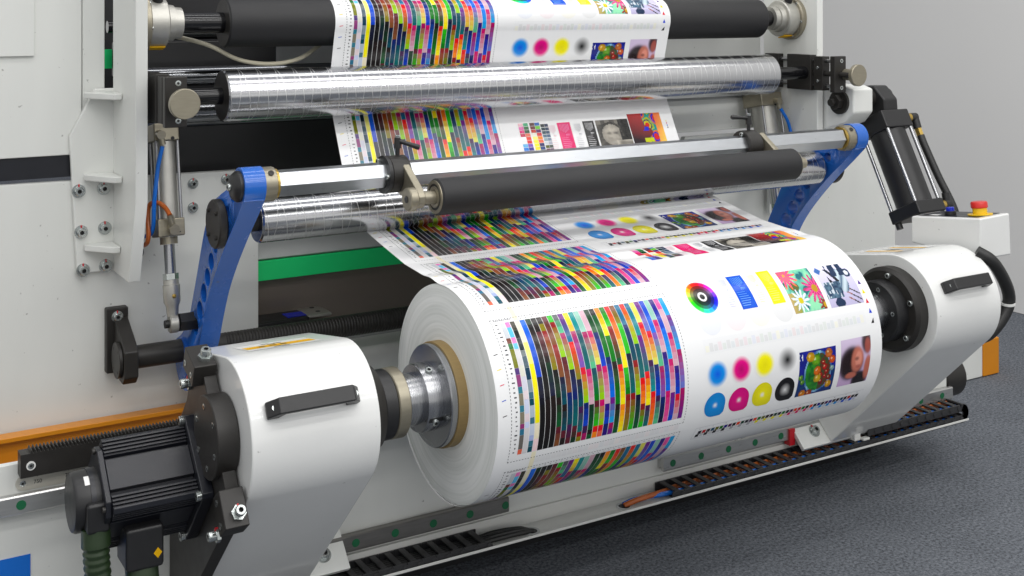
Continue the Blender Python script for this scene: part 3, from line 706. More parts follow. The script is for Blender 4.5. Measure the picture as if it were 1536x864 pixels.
part('foot_plate', MB().prism([(.2065, -.3865), (.2145, -.3945), (.2690, -.3400), (.2690, -.3240)], -.418, -.098), 'white', hl, bevel=.0015)
bolt(hl, (-.145, .2325, -.3605), (0, -.707, .707), .0105, 'washer')
# motor side of left head
pl = [(.055, .096), (.118, .100), (.150, .02), (.262, -.10), (.262, -.42), (.215, -.42), (.060, -.258), (-.080, -.118), (-.070, -.065), (.0, .03)]
part('motor_plate', MB().prism(pl, -.440, -.4165), 'black_oxide', hl, bevel=.002)
fl = part('end_flange', MB().cyl((-.451, 0, 0), (-.4145, 0, 0), .069, n=72, ch=.0015), 'black_oxide', hl)
for i in range(6):
    a = math.radians(60 * i + 20); bolt(fl, (-.451, .052 * math.cos(a), .050 * math.sin(a)), (-1, 0, 0), .0052, 'flush', 'screw')
for i, (y, z, sg) in enumerate(((.076, .100, 1), (-.096, -.092, -1))):
    d1 = Vector((0, -.35, .94)) if sg > 0 else Vector((0, -.80, .60))
    tn = Vector((0, -d1.z, d1.y)); c = Vector((-.438, y, z))
    cb = part('clamp_block', MB().obox(c, (.020, 0, 0), tn * .031, d1 * .020), 'black_oxide', hl, bevel=.002)
    bolt(cb, c + d1 * .020 + tn * (.010) + Vector((.004, 0, 0)), d1, .0088, 'nut', 'bolt')
    bolt(cb, c + Vector((-.020, 0, 0)) - tn * .018 - d1 * .004, (-1, 0, 0), .0055, 'flush', 'screw'); bolt(cb, c + Vector((-.020, 0, 0)) + tn * .018 - d1 * .004, (-1, 0, 0), .0055, 'flush', 'screw')
    q = Vector((-.440, .122, .058)) if sg > 0 else Vector((-.440, -.040, -.150))
    bolt(hl, q, (-1, 0, 0), .0085, 'nut', 'bolt')
# right head
hr = head(1.220, 1.447, -1, 'spindle_head', 'glossy white spindle head right of the paper roll with black cable loop')
bf = part('bearing_flange', MB().lathe((1.222, 0, 0), (-1, 0, 0), [(0, .1), (.028, .1), (.036, .092), (.037, .075), (.0372, .075)], 72), 'black_oxide', hr)
for i in range(6): a = math.radians(60 * i + 38); bolt(bf, (1.186, .084 * math.cos(a), .084 * math.sin(a)), (-1, 0, 0), .0068, 'plain', 'screw')
ho = part('hub', MB().lathe((1.186, 0, 0), (-1, 0, 0), [(0, .072), (.03, .072), (.034, .068), (.035, .05)], 64), 'black_plastic', hr)
for i in range(5): a = math.radians(72 * i + 30); bolt(ho, (1.151, .055 * math.cos(a), .055 * math.sin(a)), (-1, 0, 0), .0055, 'flush', 'screw')
part('shaft', MB().lathe((1.152, 0, 0), (-1, 0, 0), [(0, .045), (.12, .045), (.122, .088), (.19, .088)], 56), 'steel', hr)
ft = MB().box(1.175, 1.219, .205, .247, -.455, -.330); ft.box(1.150, 1.1745, .1985, .247, -.455, -.300)
part('foot_plate', MB().prism([(.2065, -.3865), (.2145, -.3945), (.2690, -.3400), (.2690, -.3240)], 1.128, 1.452), 'white', hr, bevel=.0015)
bolt(hr, (1.188, .2325, -.3605), (0, -.707, .707), .0105, 'washer')
g = MB().tube(curve([(1.448, -.055, .120), (1.472, -.078, .100), (1.505, -.082, .062), (1.534, -.08, .018), (1.538, -.078, -.016), (1.515, -.074, -.052), (1.478, -.066, -.084), (1.450, -.045, -.096)], 40), .0155, 14)
part('cable_loop', g, 'cable_black', hr)
part('cable_tie', MB().ring((1.5352, -.0795, -.010), (1.5358, -.0790, -.016), .0172, .0150, 20), 'label_white', hr)

# ------------------------------------------------------------------ servo motor
mt = thing('servo_motor', 'ribbed black servo motor bolted to the plate of the left white head', 'motor', (-.535, .09, -.17))
mc = Vector((0, .0915, -.096)); th = math.radians(43)
e1 = Vector((0, math.cos(th), math.sin(th))); e2 = Vector((0, -math.sin(th), math.cos(th)))
def mpt(x, a, b_): return mc + e1 * a + e2 * b_ + Vector((x, 0, 0))
def mprism(poly, x0, x1): 
    m_ = MB(); n = len(poly); m_.add([mpt(x0, a, b_) for a, b_ in poly] + [mpt(x1, a, b_) for a, b_ in poly], [list(range(n))[::-1], [n + i for i in range(n)]] + [[i, (i + 1) % n, n + (i + 1) % n, n + i] for i in range(n)]); return m_
H = .078; ch = .006
part('flange', mprism([(-H + ch, -H), (H - ch, -H), (H, -H + ch), (H, H - ch), (H - ch, H), (-H + ch, H), (-H, H - ch), (-H, -H + ch)], -.461, -.4405), 'motor', mt, bevel=.002)
# finned body: flat faces with grooved corners
B = .067; poly = []
def side(fn):
    seq = []
    x = -B + .006
    for k in range(4): seq += [(x, B), (x + .0036, B), (x + .0036, B - .0045), (x + .0066, B - .0045)]; x += .0066
    seq += [(x + .002, B - .012), (x + .008, B - .012), (x + .008, B - .002)]
    seq2 = [(-a, b_) for a, b_ in seq][::-1]
    return seq + seq2
base_side = side(None)
for q in range(4):
    c_, s_ = round(math.cos(q * PI / 2)), round(math.sin(q * PI / 2))
    for a, b_ in base_side[::-1]: poly.append((a * c_ - b_ * s_, a * s_ + b_ * c_))
part('finned_body', mprism(poly, -.600, -.4612), 'motor', mt, bevel=.0008, seg=1)
part('rear_cap', mprism([(-.046, -.064), (.046, -.064), (.064, -.046), (.064, .046), (.046, .064), (-.046, .064), (-.064, .046), (-.064, -.046)], -.610, -.600), 'motor', mt, bevel=.002)
for a, b_ in ((-1, 1), (-1, -1), (1, 1), (1, -1)):
    bolt(mt, mpt(-.4612, a * .0700, b_ * .0700), (-1, 0, 0), .0082, 'plain'); bolt(mt, mpt(-.610, a * .052, b_ * .052), (-1, 0, 0), .005, 'plain', 'cap_screw', dark=True)
enc = MB()
enc.lathe(mpt(-.610, -.004, .0), (-1, 0, 0), [(0, .050), (.036, .049), (.041, .046), (.042, .042)], 40)
en = part('encoder', enc, 'black_plastic', mt)
part('encoder_seam', MB().ring(mpt(-.618, -.004, 0), mpt(-.626, -.004, 0), .0512, .045, 40), 'motor', en)
lb = MB(); 
for k in range(6):
    a0, a1 = [math.radians(112 + (k + i) * 3.4) for i in (0, 1)]
    cc = mpt(0, -.004, 0)
    lb.add([cc + Vector((xx, .0502 * math.cos(a), .0502 * math.sin(a))) for xx, a in ((-.634, a0), (-.621, a0), (-.621, a1), (-.634, a1))], [(0, 1, 2, 3)])
part('rating_sticker', lb, 'label_white', en)
def connector(x, w, dy, z0, z1, y0, y1, nm):
    return part(nm, MB().box(x - w, x + w, y0, y1, z0, z1), 'black_plastic', mt, bevel=.006)
c1 = connector(-.618, .0185, 0, -.134, -.085, .026, .075, 'encoder_plug'); c2 = connector(-.546, .031, 0, -.206, -.135, .016, .085, 'power_plug')
L = MB().add([Vector((-.526, .0154, -.172)), Vector((-.519, .0154, -.181)), Vector((-.526, .0154, -.190)), Vector((-.533, .0154, -.181))], [(0, 1, 2, 3)]); part('yellow_mark', L, 'label_yellow', c2)
def conduit(nm, pts, r, label, n=90):
    cv = curve(pts, n)
    lng = [0.0]
    for a, b_ in zip(cv, cv[1:]): lng.append(lng[-1] + (b_ - a).length)
    m_ = MB().tube(cv, r, 18, rfun=lambda k: r * (1.14 if lng[k] < .030 else (.96 + .09 * (1 if (k // 2) % 2 else 0))))
    return solo(nm, m_, 'conduit', label, 'conduit', pts[-1])
conduit('cable_conduit', [(-.618, .05, -.132), (-.618, .045, -.18), (-.612, .05, -.26), (-.61, .08, -.40), (-.58, .11, -.545)], .0205, 'ribbed dark green conduit hanging from the small rear plug of the motor')
conduit('cable_conduit', [(-.546, .045, -.204), (-.546, .038, -.245), (-.55, .05, -.32), (-.56, .09, -.42), (-.56, .12, -.545)], .0235, 'ribbed dark green conduit hanging from the larger plug with the yellow mark')

# ------------------------------------------------------------------ base, rails, rack, beam
bs = thing('printing_press_base', 'long white machine base with ledge carrying the guide rails', 'machine base', (.4, .5, -ZO))
part('front_beam', MB().box(-.25, 1.74, .27, .86, -.42, -.082), 'white', bs, bevel=.003)
part('front_plate', MB().box(-1.6, -.2505, .27, .285, -.42, -.082), 'white', bs, bevel=.001)
part('plinth', MB().box(-1.55, 1.60, .42, .84, -ZO + .001, -.4205), 'dark_void', bs)  # near-black colour stands in for the shadow below the tray
part('ledge_strip', MB().box(-.02, 1.72, .700, .740, -.0815, -.0755), 'grey_paint', bs)
part('lower_face_strip', MB().box(-1.6, 1.74, .262, .2695, -.4195, -.388), 'pvc', bs, bevel=.001)
def rail(x0, x1, zc, label, caps, rm='rail_light'):
    t = thing('guide_rail', label, 'rail', ((x0 + x1) / 2, .26, zc), 'linear guide rails on the white base')
    h = .0165
    prof = [(.2695, zc - h * .75), (.262, zc - h * .75), (.2585, zc - h * .35), (.256, zc - h), (.2475, zc - h), (.2455, zc - h + .0025), (.2455, zc + h - .0025), (.2475, zc + h), (.256, zc + h), (.2585, zc + h * .35), (.262, zc + h * .75), (.2695, zc + h * .75)]
    part('rail_bar', MB().prism(prof, x0, x1), rm, t, smooth=20)
    for cx in caps: part('plug', MB().cyl((cx, .2457, zc), (cx, .2448, zc), .0083, n=24), 'green_cap', t)
    return t
rail(-1.5, .12, -.1465, 'bright steel guide rail with green plugs under the toothed rack at far left', [-.878 + .088 * i for i in range(4)])
rail(-.40, .290, -.3585, 'dark steel guide rail with green plugs below the left end of the roll', [-.3335 + .0878 * i for i in range(8)], 'rail_dark')
rail(.715, 1.735, -.3575, 'steel guide rail with green plugs below the right half of the roll', [.742 + .0862 * i for i in range(12)])
part('clamp', MB().box(1.112, 1.130, .240, .2600, -.386, -.345), 'mark_red', bs)
rk = thing('gear_rack', 'black toothed gear rack bolted to the base beside the motor', 'gear rack', (-.55, .26, -.09))
tp = [(-.704, -.099), (-.704, -.058)]
x = -.688
while x < -.30: tp += [(x, -.058), (x + .0016, -.0525), (x + .0032, -.0525), (x + .0047, -.058)]; x += .0062
tp += [(-.29, -.058), (-.29, -.099)]
part('rack_bar', MB().prism(tp, .240, .2695, 'y'), 'black_oxide', rk, smooth=20)
part('washer', MB().ring((-.687, .2403, -.079), (-.687, .2385, -.079), .0078, .005, 24), 'label_white', rk); bolt(rk, (-.687, .2385, -.079), (0, -1, 0), .0052, 'flush')
ru = thing('ruler_plate', 'thin metal ruler strip engraved 750 and 700 below the toothed rack', 'ruler', (-.6, .268, -.115))
rp = [(-.695 + .0130 * math.cos(a), -.1175 + .0130 * math.sin(a)) for a in [PI / 2 + PI * i / 10 for i in range(11)]] + [(-.40, -.1305), (-.40, -.1045)]
part('plate', MB().prism(rp, .2675, .2695, 'y'), 'ruler', ru)
bolt(ru, (-.696, .2675, -.1180), (0, -1, 0), .0052, 'flush', 'screw')
tk = MB()
for i in range(6): tk.box(-.672 + i * .053, -.6712 + i * .053, .2671, .2674, -.110, -.1035)
part('tick_marks', tk, 'ink_hole_black', ru)
def text(body, size, mat_, parent, pos, rot, name='lettering'):
    cu = bpy.data.curves.new('tmp', 'FONT'); cu.body = body; cu.size = size; cu.extrude = .0001; cu.align_x = 'CENTER'
    to = bpy.data.objects.new('tmp', cu); COL.objects.link(to); C.view_layer.update()
    me = bpy.data.meshes.new_from_object(to.evaluated_get(C.evaluated_depsgraph_get())); bpy.data.objects.remove(to); me.materials.clear(); me.materials.append(M[mat_])
    o = bpy.data.objects.new(name, me); link(o, parent); o.location = Vector(pos) + OFF - wloc(parent); o.rotation_euler = rot; return o
text('750', .0095, 'ink_hole_black', ru, (-.671, .2672, -.1215), (PI / 2, 0, 0)); text('700', .0095, 'ink_hole_black', ru, (-.618, .2672, -.1205), (PI / 2, 0, 0))
ob = thing('orange_beam', 'long orange channel beam under the white panel behind the toothed rack', 'beam', (-.9, .65, -.23))
part('channel', MB().prism([(.655, -.245), (.69, -.245), (.69, -.1640), (.655, -.1640), (.655, -.1740), (.678, -.1740), (.678, -.236), (.655, -.236)], -1.6, -.252), 'orange', ob, bevel=.0015)

# tray and cable chains
tr = thing('cable_tray', 'long narrow white tray holding the black cable chains above the carpet', 'tray', (.7, .22, -.43))
part('tray_body', MB().prism([(.2694, -.4230), (.202, -.4230), (.184, -.4135), (.184, -.4085), (.1868, -.4085), (.1880, -.4130), (.2030, -.4195), (.2694, -.4195)], -1.2, 1.725), 'pvc', tr, bevel=.0008)
for cx in (.335, .585): part('cable_hole', MB().ring((cx, .226, -.4194), (cx, .226, -.4182), .019, .0135, 32), 'grey_paint', tr); part('hole_shadow', MB().cyl((cx, .226, -.4194), (cx, .226, -.4188), .0134, n=24), 'dark_void', tr)
def chain(name, label, x0, x1, z, links_x, inner=None):
    t = thing(name, label, 'cable chain', ((x0 + x1) / 2, .226, z - .016))
    me = None
    ya, yb = .1905, .2600
    m_ = MB(); h_ = .0100
    m_.box(-.0160, .0160, ya - .226, ya - .226 + .0045, -h_, h_); m_.box(-.0160, .0160, yb - .226 - .0045, yb - .226, -h_, h_)
    m_.box(-.0070, .0070, ya - .226 + .0046, yb - .226 - .0046, h_ - .0035, h_ + .0005); m_.box(-.0070, .0070, ya - .226 + .0046, yb - .226 - .0046, -h_, -h_ + .003)
    m_.cyl((.0125, ya - .226 - .0005, 0), (.0125, ya - .226 - .0025, 0), .007, n=16)
    x = x0; first = None
    while x < x1:
        if first is None:
            mm = MB(); mm.v = [v + Vector((x, .226, z)) for v in m_.v]; mm.f = m_.f; mm.m = m_.m
            first = part('link', mm, 'chain', t, bevel=.0012, seg=1); fx = x
        else:
            o = first.copy(); link(o, t); o.location = first.location + Vector((x - fx, 0, 0))
        x += .0325
    return t
chain('cable_chain', 'black cable chain lying in the tray under the left end of the roll', -.42, .225, -.4090, None)
chain('cable_chain', 'long black cable chain in the tray filled with orange and blue cables', .715, 1.69, -.409, None)
up = chain('cable_chain', 'short upper black cable chain folded back above the long one at the right end', 1.355, 1.70, -.3790, None)
mb = MB()
for a in range(-80, 81, 20):
    r_ = .0150; c = Vector((1.706 + r_ * math.cos(math.radians(a)), .226, -.3940 + r_ * math.sin(math.radians(a))))
    d = Vector((math.cos(math.radians(a)), 0, math.sin(math.radians(a)))); tn = Vector((-d.z, 0, d.x))
    for y in (.1928, .2577): mb.obox(c + Vector((0, y - .226, 0)), d * .010, (0, .0022, 0), tn * .008)
    if a % 40 == 0: mb.obox(c + d * .008, d * .002, (0, .030, 0), tn * .0055)
part('bend', mb, 'chain', up)
part('end_clamp', MB().box(1.322, 1.350, .205, .2480, -.390, -.362), 'black_oxide', up, bevel=.002)
part('anchor_bracket', MB().box(1.300, 1.3215, .200, .2480, -.398, -.358).box(1.3216, 1.345, .190, .2040, -.398, -.391), 'pvc', up, bevel=.002)
def cables(nm, ctrl, r, m_, label, n=60): return solo(nm, MB().tube(curve(ctrl, n), r, 8), m_, label, 'cable', ctrl[0])
rnd = random.Random(4)
cables('cable', [(.585, .226, -.418), (.620, .222, -.410), (.70, .226, -.409), (.80, .236, -.409), (1.3, .240, -.409), (1.70, .240, -.409)], .0062, 'hose_orange', 'thick orange cable coming out of the tray hole into the chain')
cables('cable', [(.588, .233, -.418), (.625, .232, -.413), (.70, .218, -.411), (.80, .210, -.409), (1.3, .208, -.409), (1.70, .209, -.409)], .0056, 'hose_blue', 'blue cable beside the orange one coming out of the tray hole')
cables('cable', [(1.33, .222, -.370), (1.36, .214, -.364), (1.41, .211, -.376), (1.55, .209, -.379), (1.70, .209, -.379)], .0056, 'hose_blue', 'blue cable inside the short upper chain')
cables('cable', [(1.33, .234, -.374), (1.40, .238, -.378), (1.55, .240, -.378), (1.70, .240, -.378)], .0062, 'hose_orange', 'orange cable inside the short upper chain')
for i in range(4): 
    o = cables('cable', [(.335 - i * .002, .222 + i * .004, -.4180), (.30, .216 + i * .005, -.412 + (i % 2) * .004), (.24, .212 + i * .008, -.409 + (i % 2) * .003), (.16, .212 + i * .008, -.409), (-.3, .212 + i * .008, -.409)], .0052, 'cable_black', 'one of four black cables leading from the left tray hole into the chain'); o['group'] = 'black cables in the tray'

# orange ended box and drum on the right
eb = thing('bumper_box', 'low white box with orange end on the carpet behind the right end of the base', 'box', (2.25, .75, -ZO))
part('box_body', MB().box(1.9, 2.455, .70, .86, -ZO + .002, -.425), 'white', eb, bevel=.004); part('end_cap', MB().box(2.456, 2.540, .698, .862, -ZO + .002, -.423), 'orange', eb, bevel=.004)
solo('rubber_drum', MB().cyl((1.76, .345, -.345), (1.845, .345, -.345), .062, n=48, ch=.004), 'black_oxide', 'round black drum at the right end of the base above the tray', 'drum', (1.8, .345, -.407))

# ------------------------------------------------------------------ side frames and panels
def rot_arc(cx, cz, r, a0, a1, n=8): return [(cx + r * math.cos(math.radians(a0 + (a1 - a0) * i / n)), cz + r * math.sin(math.radians(a0 + (a1 - a0) * i / n))) for i in range(n + 1)]
sp = thing('side_panel', 'wide white lower side panel on the left behind the blue arm', 'panel', (-.6, .71, -.08))
part('sheet', MB().prism([(-1.6, -.235), (-.2525, -.235), (-.2525, -.0745), (-.115, -.0745)] + rot_arc(-.147, .313, .032, 0, 90) + [(-1.6, .357)], .700, .722, 'y'), 'white', sp, bevel=.0015)
for px, pz in ((-.268, .323), (-.268, .269), (-.192, .327)): bolt(sp, (px, .700, pz), (0, -1, 0), .0082)
part('hose_hole', MB().ring((-.402, .7005, .183), (-.402, .692, .183), .023, .016, 32).cyl((-.402, .6995, .183), (-.402, .6985, .183), .016, n=24), 'ink_hole_black', sp)
ca2 = thing('cabinet_door', 'tall white cabinet doors at upper left above the dark gap', 'cabinet door', (-.9, .71, .40))
part('door_leaf', MB().box(-1.6, -.509, .700, .72, .4045, 1.3), 'white', ca2, bevel=.002); part('door_leaf', MB().box(-.5065, -.460, .704, .72, .4045, 1.3), 'white', ca2, bevel=.002)
part('cover_sheet', MB().box(-1.6, -.606, .692, .6995, .618, 1.3), 'white', ca2, bevel=.001)
solo('gap_shade_strip', MB().box(-1.6, -.46, .706, .75, .3575, .404), 'motor', 'dark strip standing in for the shaded gap between the white lower panel and the cabinet doors', 'strip', (-.9, .72, .358))  # open slit: its shade is put in as a dark strip
# left upright
ul = thing('frame_upright', 'white welded upright with bolted foot plate and ribs beside the left cylinder', 'frame', (-.43, .6, .15))
part('side_plate', MB().prism([(.492, 1.3), (.492, .325), (.552, .150), (.688, .150), (.688, 1.3)], -.446, -.421), 'white', ul, bevel=.002)
part('foot_plate', MB().prism([(-.430, .150), (-.521, .150), (-.5365, .447), (-.484, .545), (-.430, .545)], .686, .6995, 'y'), 'white', ul, bevel=.003)
for z0, yf in ((.525, .60), (.350, .60), (.200, .615)):
    part('rib', MB().prism([(-.4465, .6855), (-.508, .6855), (-.508, .672), (-.462, yf), (-.4465, yf)], z0, z0 + .014, 'z'), 'white', ul, bevel=.003)
for px, pz in ((-.518, .328), (-.466, .330), (-.513, .240), (-.464, .244), (-.509, .158), (-.462, .162)): bolt(ul, (px, .686, pz), (0, -1, 0), .0098)
# right upright
ur = thing('frame_upright', 'white upright with round bearing flange on the right in front of the grey wall', 'frame', (1.45, .6, .30))
part('side_plate', MB().prism([(.470, 1.3), (.470, .300), (.688, .300), (.688, 1.3)], 1.440, 1.463), 'white', ur, bevel=.002)
part('foot_plate', MB().box(1.464, 1.53, .688, .6995, .10, .545), 'white', ur, bevel=.002)
part('back_plate', MB().box(1.02, 1.4395, .700, .716, .36, 1.3), 'white', ur, bevel=.002)
for z in (.455, .49): part('hole', MB().cyl((1.395, .7005, z), (1.395, .699, z), .0042, n=14), 'ink_hole_black', ur)
part('bore', MB().cyl((1.22, .7005, .500), (1.22, .6985, .500), .048, n=40), 'ink_hole_black', ur)
sr = thing('side_panel', 'white lower side panel on the right behind the blue arm and roll', 'panel', (1.45, .71, -.08))
part('sheet', MB().prism([(1.135, -.0755), (1.135, .28), (1.165, .345), (2.04, .345), (2.04, -.0755)], .7165, .735, 'y'), 'white', sr, bevel=.0015)
for px, pz in ((1.255, .320), (1.325, .325)): bolt(sr, (px, .7165, pz), (0, -1, 0), .0085)

# interior behind the web
bk = thing('back_wall', 'dark inner back wall seen between the rollers', 'panel', (.5, 1.2, .1))
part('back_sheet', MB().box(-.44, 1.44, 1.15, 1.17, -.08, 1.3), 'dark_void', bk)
part('lower_sheet', MB().box(-.13, 1.12, .812, .83, -.078, .0605), 'dark_gloss', bk)
solo('deflector_plate', MB().prism([(.80, .113), (.85, .215), (.86, .215), (.81, .108)], -.13, 1.14), 'grey_paint', 'pale grey deflector plate just above the green board', 'plate', (.5, .8, .11), bevel=.001)
solo('green_board', MB().prism([(.795, .108), (.805, .1085), (.800, .0625), (.790, .0625)], -.13, 1.14), 'green', 'bright green board stretching across behind the roll below the rollers', 'board', (.5, .8, .06), bevel=.001)
solo('black_cover', MB().box(-.41, 1.0, .80, .84, .318, .452), 'black_plastic', 'wide matt black cover behind the left of the web', 'cover', (.3, .82, .37), bevel=.003)
solo('black_cover', MB().box(-.41, -.02, .84, .86, .560, .640), 'black_plastic', 'black cover behind the upper left roller shaft', 'cover', (.3, .85, .56), bevel=.003)
solo('green_sheet', MB().box(-.44, -.30, .88, .89, .578, .622), 'green', 'small green sheet glimpsed behind the upright at top left', 'sheet', (-.4, .88, .6))
solo('sensor_block', MB().box(-.12, .02, .72, .80, -.065, -.020), 'black_plastic', 'black sensor block behind the ribbed shaft', 'sensor', (-.05, .76, -.065), bevel=.004)
o = C.scene.objects[-1] if False else None
so = thing('mounting_plate', 'small pale metal mounting plate with two holes and a blue sticker', 'plate', (.05, .78, -.05))
part('plate', MB().box(.021, .085, .74, .83, -.030, -.022), 'alu', so, bevel=.004); part('blue_sticker', MB().box(-.03, .018, .735, .775, -.0198, -.0188), 'blue_lens', so)
for y in (.765, .805): part('hole', MB().cyl((.058, y, -.0222), (.058, y, -.0212), .006, n=16), 'ink_hole_black', so)

# ------------------------------------------------------------------ rollers
def roller(name, label, cat, x0, x1, y, z, r, m_, shaft_r, sx0, sx1, sm='black_gloss', endm='black_oxide', capin=.004):
    t = thing(name, label, cat, ((x0 + x1) / 2, y, z))
    mb = MB().lathe((x0 + .0005, y, z), X, [(0, r - .003), (.003, r), (x1 - x0 - .004, r), (x1 - x0 - .001, r - .003)], 80)
    part('barrel', mb, m_, t)
    for xe in (x0, x1): part('end_disc', MB().cyl((xe - .0004, y, z), (xe + .0004, y, z), r - .0032, n=64), endm, t)
    part('shaft', MB().cyl((sx0, y, z), (sx1, y, z), shaft_r, n=32), sm, t)
    return t
tb = roller('guide_roller', 'thick matt black rubber roller at the top carrying the printed web', 'roller', -.24, 1.306, .572, .687, .0545, 'rubber', .0225, -.36, 1.40, 'black_gloss')
for x0, x1, nm in ((-.42, -.330, 1), (1.440, 1.375, -1)):
    t = thing('bearing_unit', 'stepped bright aluminium bearing unit holding the left end of the top black roller' if nm > 0 else 'stepped aluminium bearing unit holding the right end of the top black roller', 'bearing', (x0, .572, .687), 'bearing units of the top roller')
    L = abs(x1 - x0); part('flange', MB().lathe((x0, .572, .687), (nm, 0, 0), [(0, .062), (.012, .062), (.015, .058)], 56), 'khaki', t)
    part('body', MB().lathe((x0 + nm * .0155, .572, .687), (nm, 0, 0), [(0, .052), (.036, .052), (.0385, .049), (.039, .040), (.055, .038), (.056, .034), (.072, .033), (.073, .027)], 56), 'alu', t)
    part('clamp_knob', MB().cyl((x0 + nm * .034, .572 - .02, .730), (x0 + nm * .034, .572 - .03, .757), .011, n=20, ch=.002), 'black_plastic', t)
    part('yellow_tag', MB().obox((x0 + nm * .034, .572 - .010, .6345), (.016, 0, 0), (0, .012, -.003), (0, .0003, .0012)), 'label_yellow', t)
    for i in range(6): a = math.radians(60 * i + 10); bolt(t, (x0 + nm * .0125, .572 + .055 * math.cos(a), .687 + .055 * math.sin(a)), (nm, 0, 0), .004, 'plain', 'screw')
roller('guide_roller', 'bright grooved metal roller in front of the web below the top black roller', 'roller', -.266, 1.281, .4995, .5333, .055, 'groove', .018, -.40, 1.42, 'black_gloss')
roller('guide_roller', 'bright grooved metal roller held between the two blue arms', 'roller', -.239, 1.319, .36, .2885, .0450, 'groove', .021, -.285, 1.335, 'black_oxide', 'steel')
roller('idler_roller', 'dark mirror chrome roller half hidden behind the upper metal roller', 'roller', -.38, 1.38, .70, .487, .036, 'chrome', .014, -.42, 1.43)
roller('idler_roller', 'thin chrome roller behind the shaft of the upper metal roller', 'roller', -.38, 1.0, .70, .565, .022, 'chrome', .01, -.42, 1.05)
roller('idler_roller', 'grey roller behind the top black roller at upper left', 'roller', -.355, 1.36, .86, .675, .032, 'chrome', .014, -.42, 1.43)
roller('idler_roller', 'thin grey roller with bands high behind the top black roller', 'roller', -.36, 1.36, .80, .765, .014, 'chrome', .008, -.42, 1.43)
solo('cream_cable', MB().tube(curve([(-.36, .64, .665), (-.27, .60, .640), (-.2, .585, .605), (-.13, .58, .594), (-.06, .59, .603), (.0, .62, .63), (.06, .66, .66)], 36), .0048, 10), 'cable_cream', 'thin cream cable sagging below the left end of the top black roller', 'cable', (-.15, .58, .594))

# adjuster slides of the upper metal roller
def slide(x, label, knob_x):
    t = thing('roller_adjuster', label, 'adjuster', (x, .5, .5333), 'roller adjusters')
    part('end_block', MB().box(x - .013, x + .013, .605, .660, .4855, .5835), 'black_oxide', t, bevel=.002)
    part('slider_block', MB().box(x - .014, x + .014, .474, .568, .4845, .5845), 'black_oxide', t, bevel=.002)
    part('stop_block', MB().box(x - .014, x + .014, .428, .462, .4865, .5815), 'black_oxide', t, bevel=.002)
    part('front_block', MB().box(x - .022, x + .022, .375, .393, .484, .584), 'black_oxide', t, bevel=.002)
    for z in (.4995, .5695): part('guide_rod', MB().cyl((x, .376, z), (x, .69, z), .0055, n=16), 'steel', t)
    part('spindle', MB().cyl((x, .34, .5333), (x, .64, .5333), .0075, n=16), 'black_oxide', t)
    kn = part('knob', MB().lathe((knob_x, .3745, .5333), (0, -1, 0), [(0, .016), (.034, .016), (.036, .028), (.038, .030), (.048, .030), (.0495, .0285)], 48), 'khaki', t)
    for z in (.497, .571): bolt(t, (x + .004, .375, z), (0, -1, 0), .0058, 'flush', 'screw')
    for z in (.513, .550): bolt(t, (x - .014 if x > 0 else x + .014, .445, z), (-1 if x > 0 else 1, 0, 0), .0042, 'plain', 'screw')
slide(-.396, 'dark roller adjuster with round nickel knob at the left upright', -.392)
slide(1.432, 'dark roller adjuster with twin rods and round nickel knob at the right upright', 1.452)

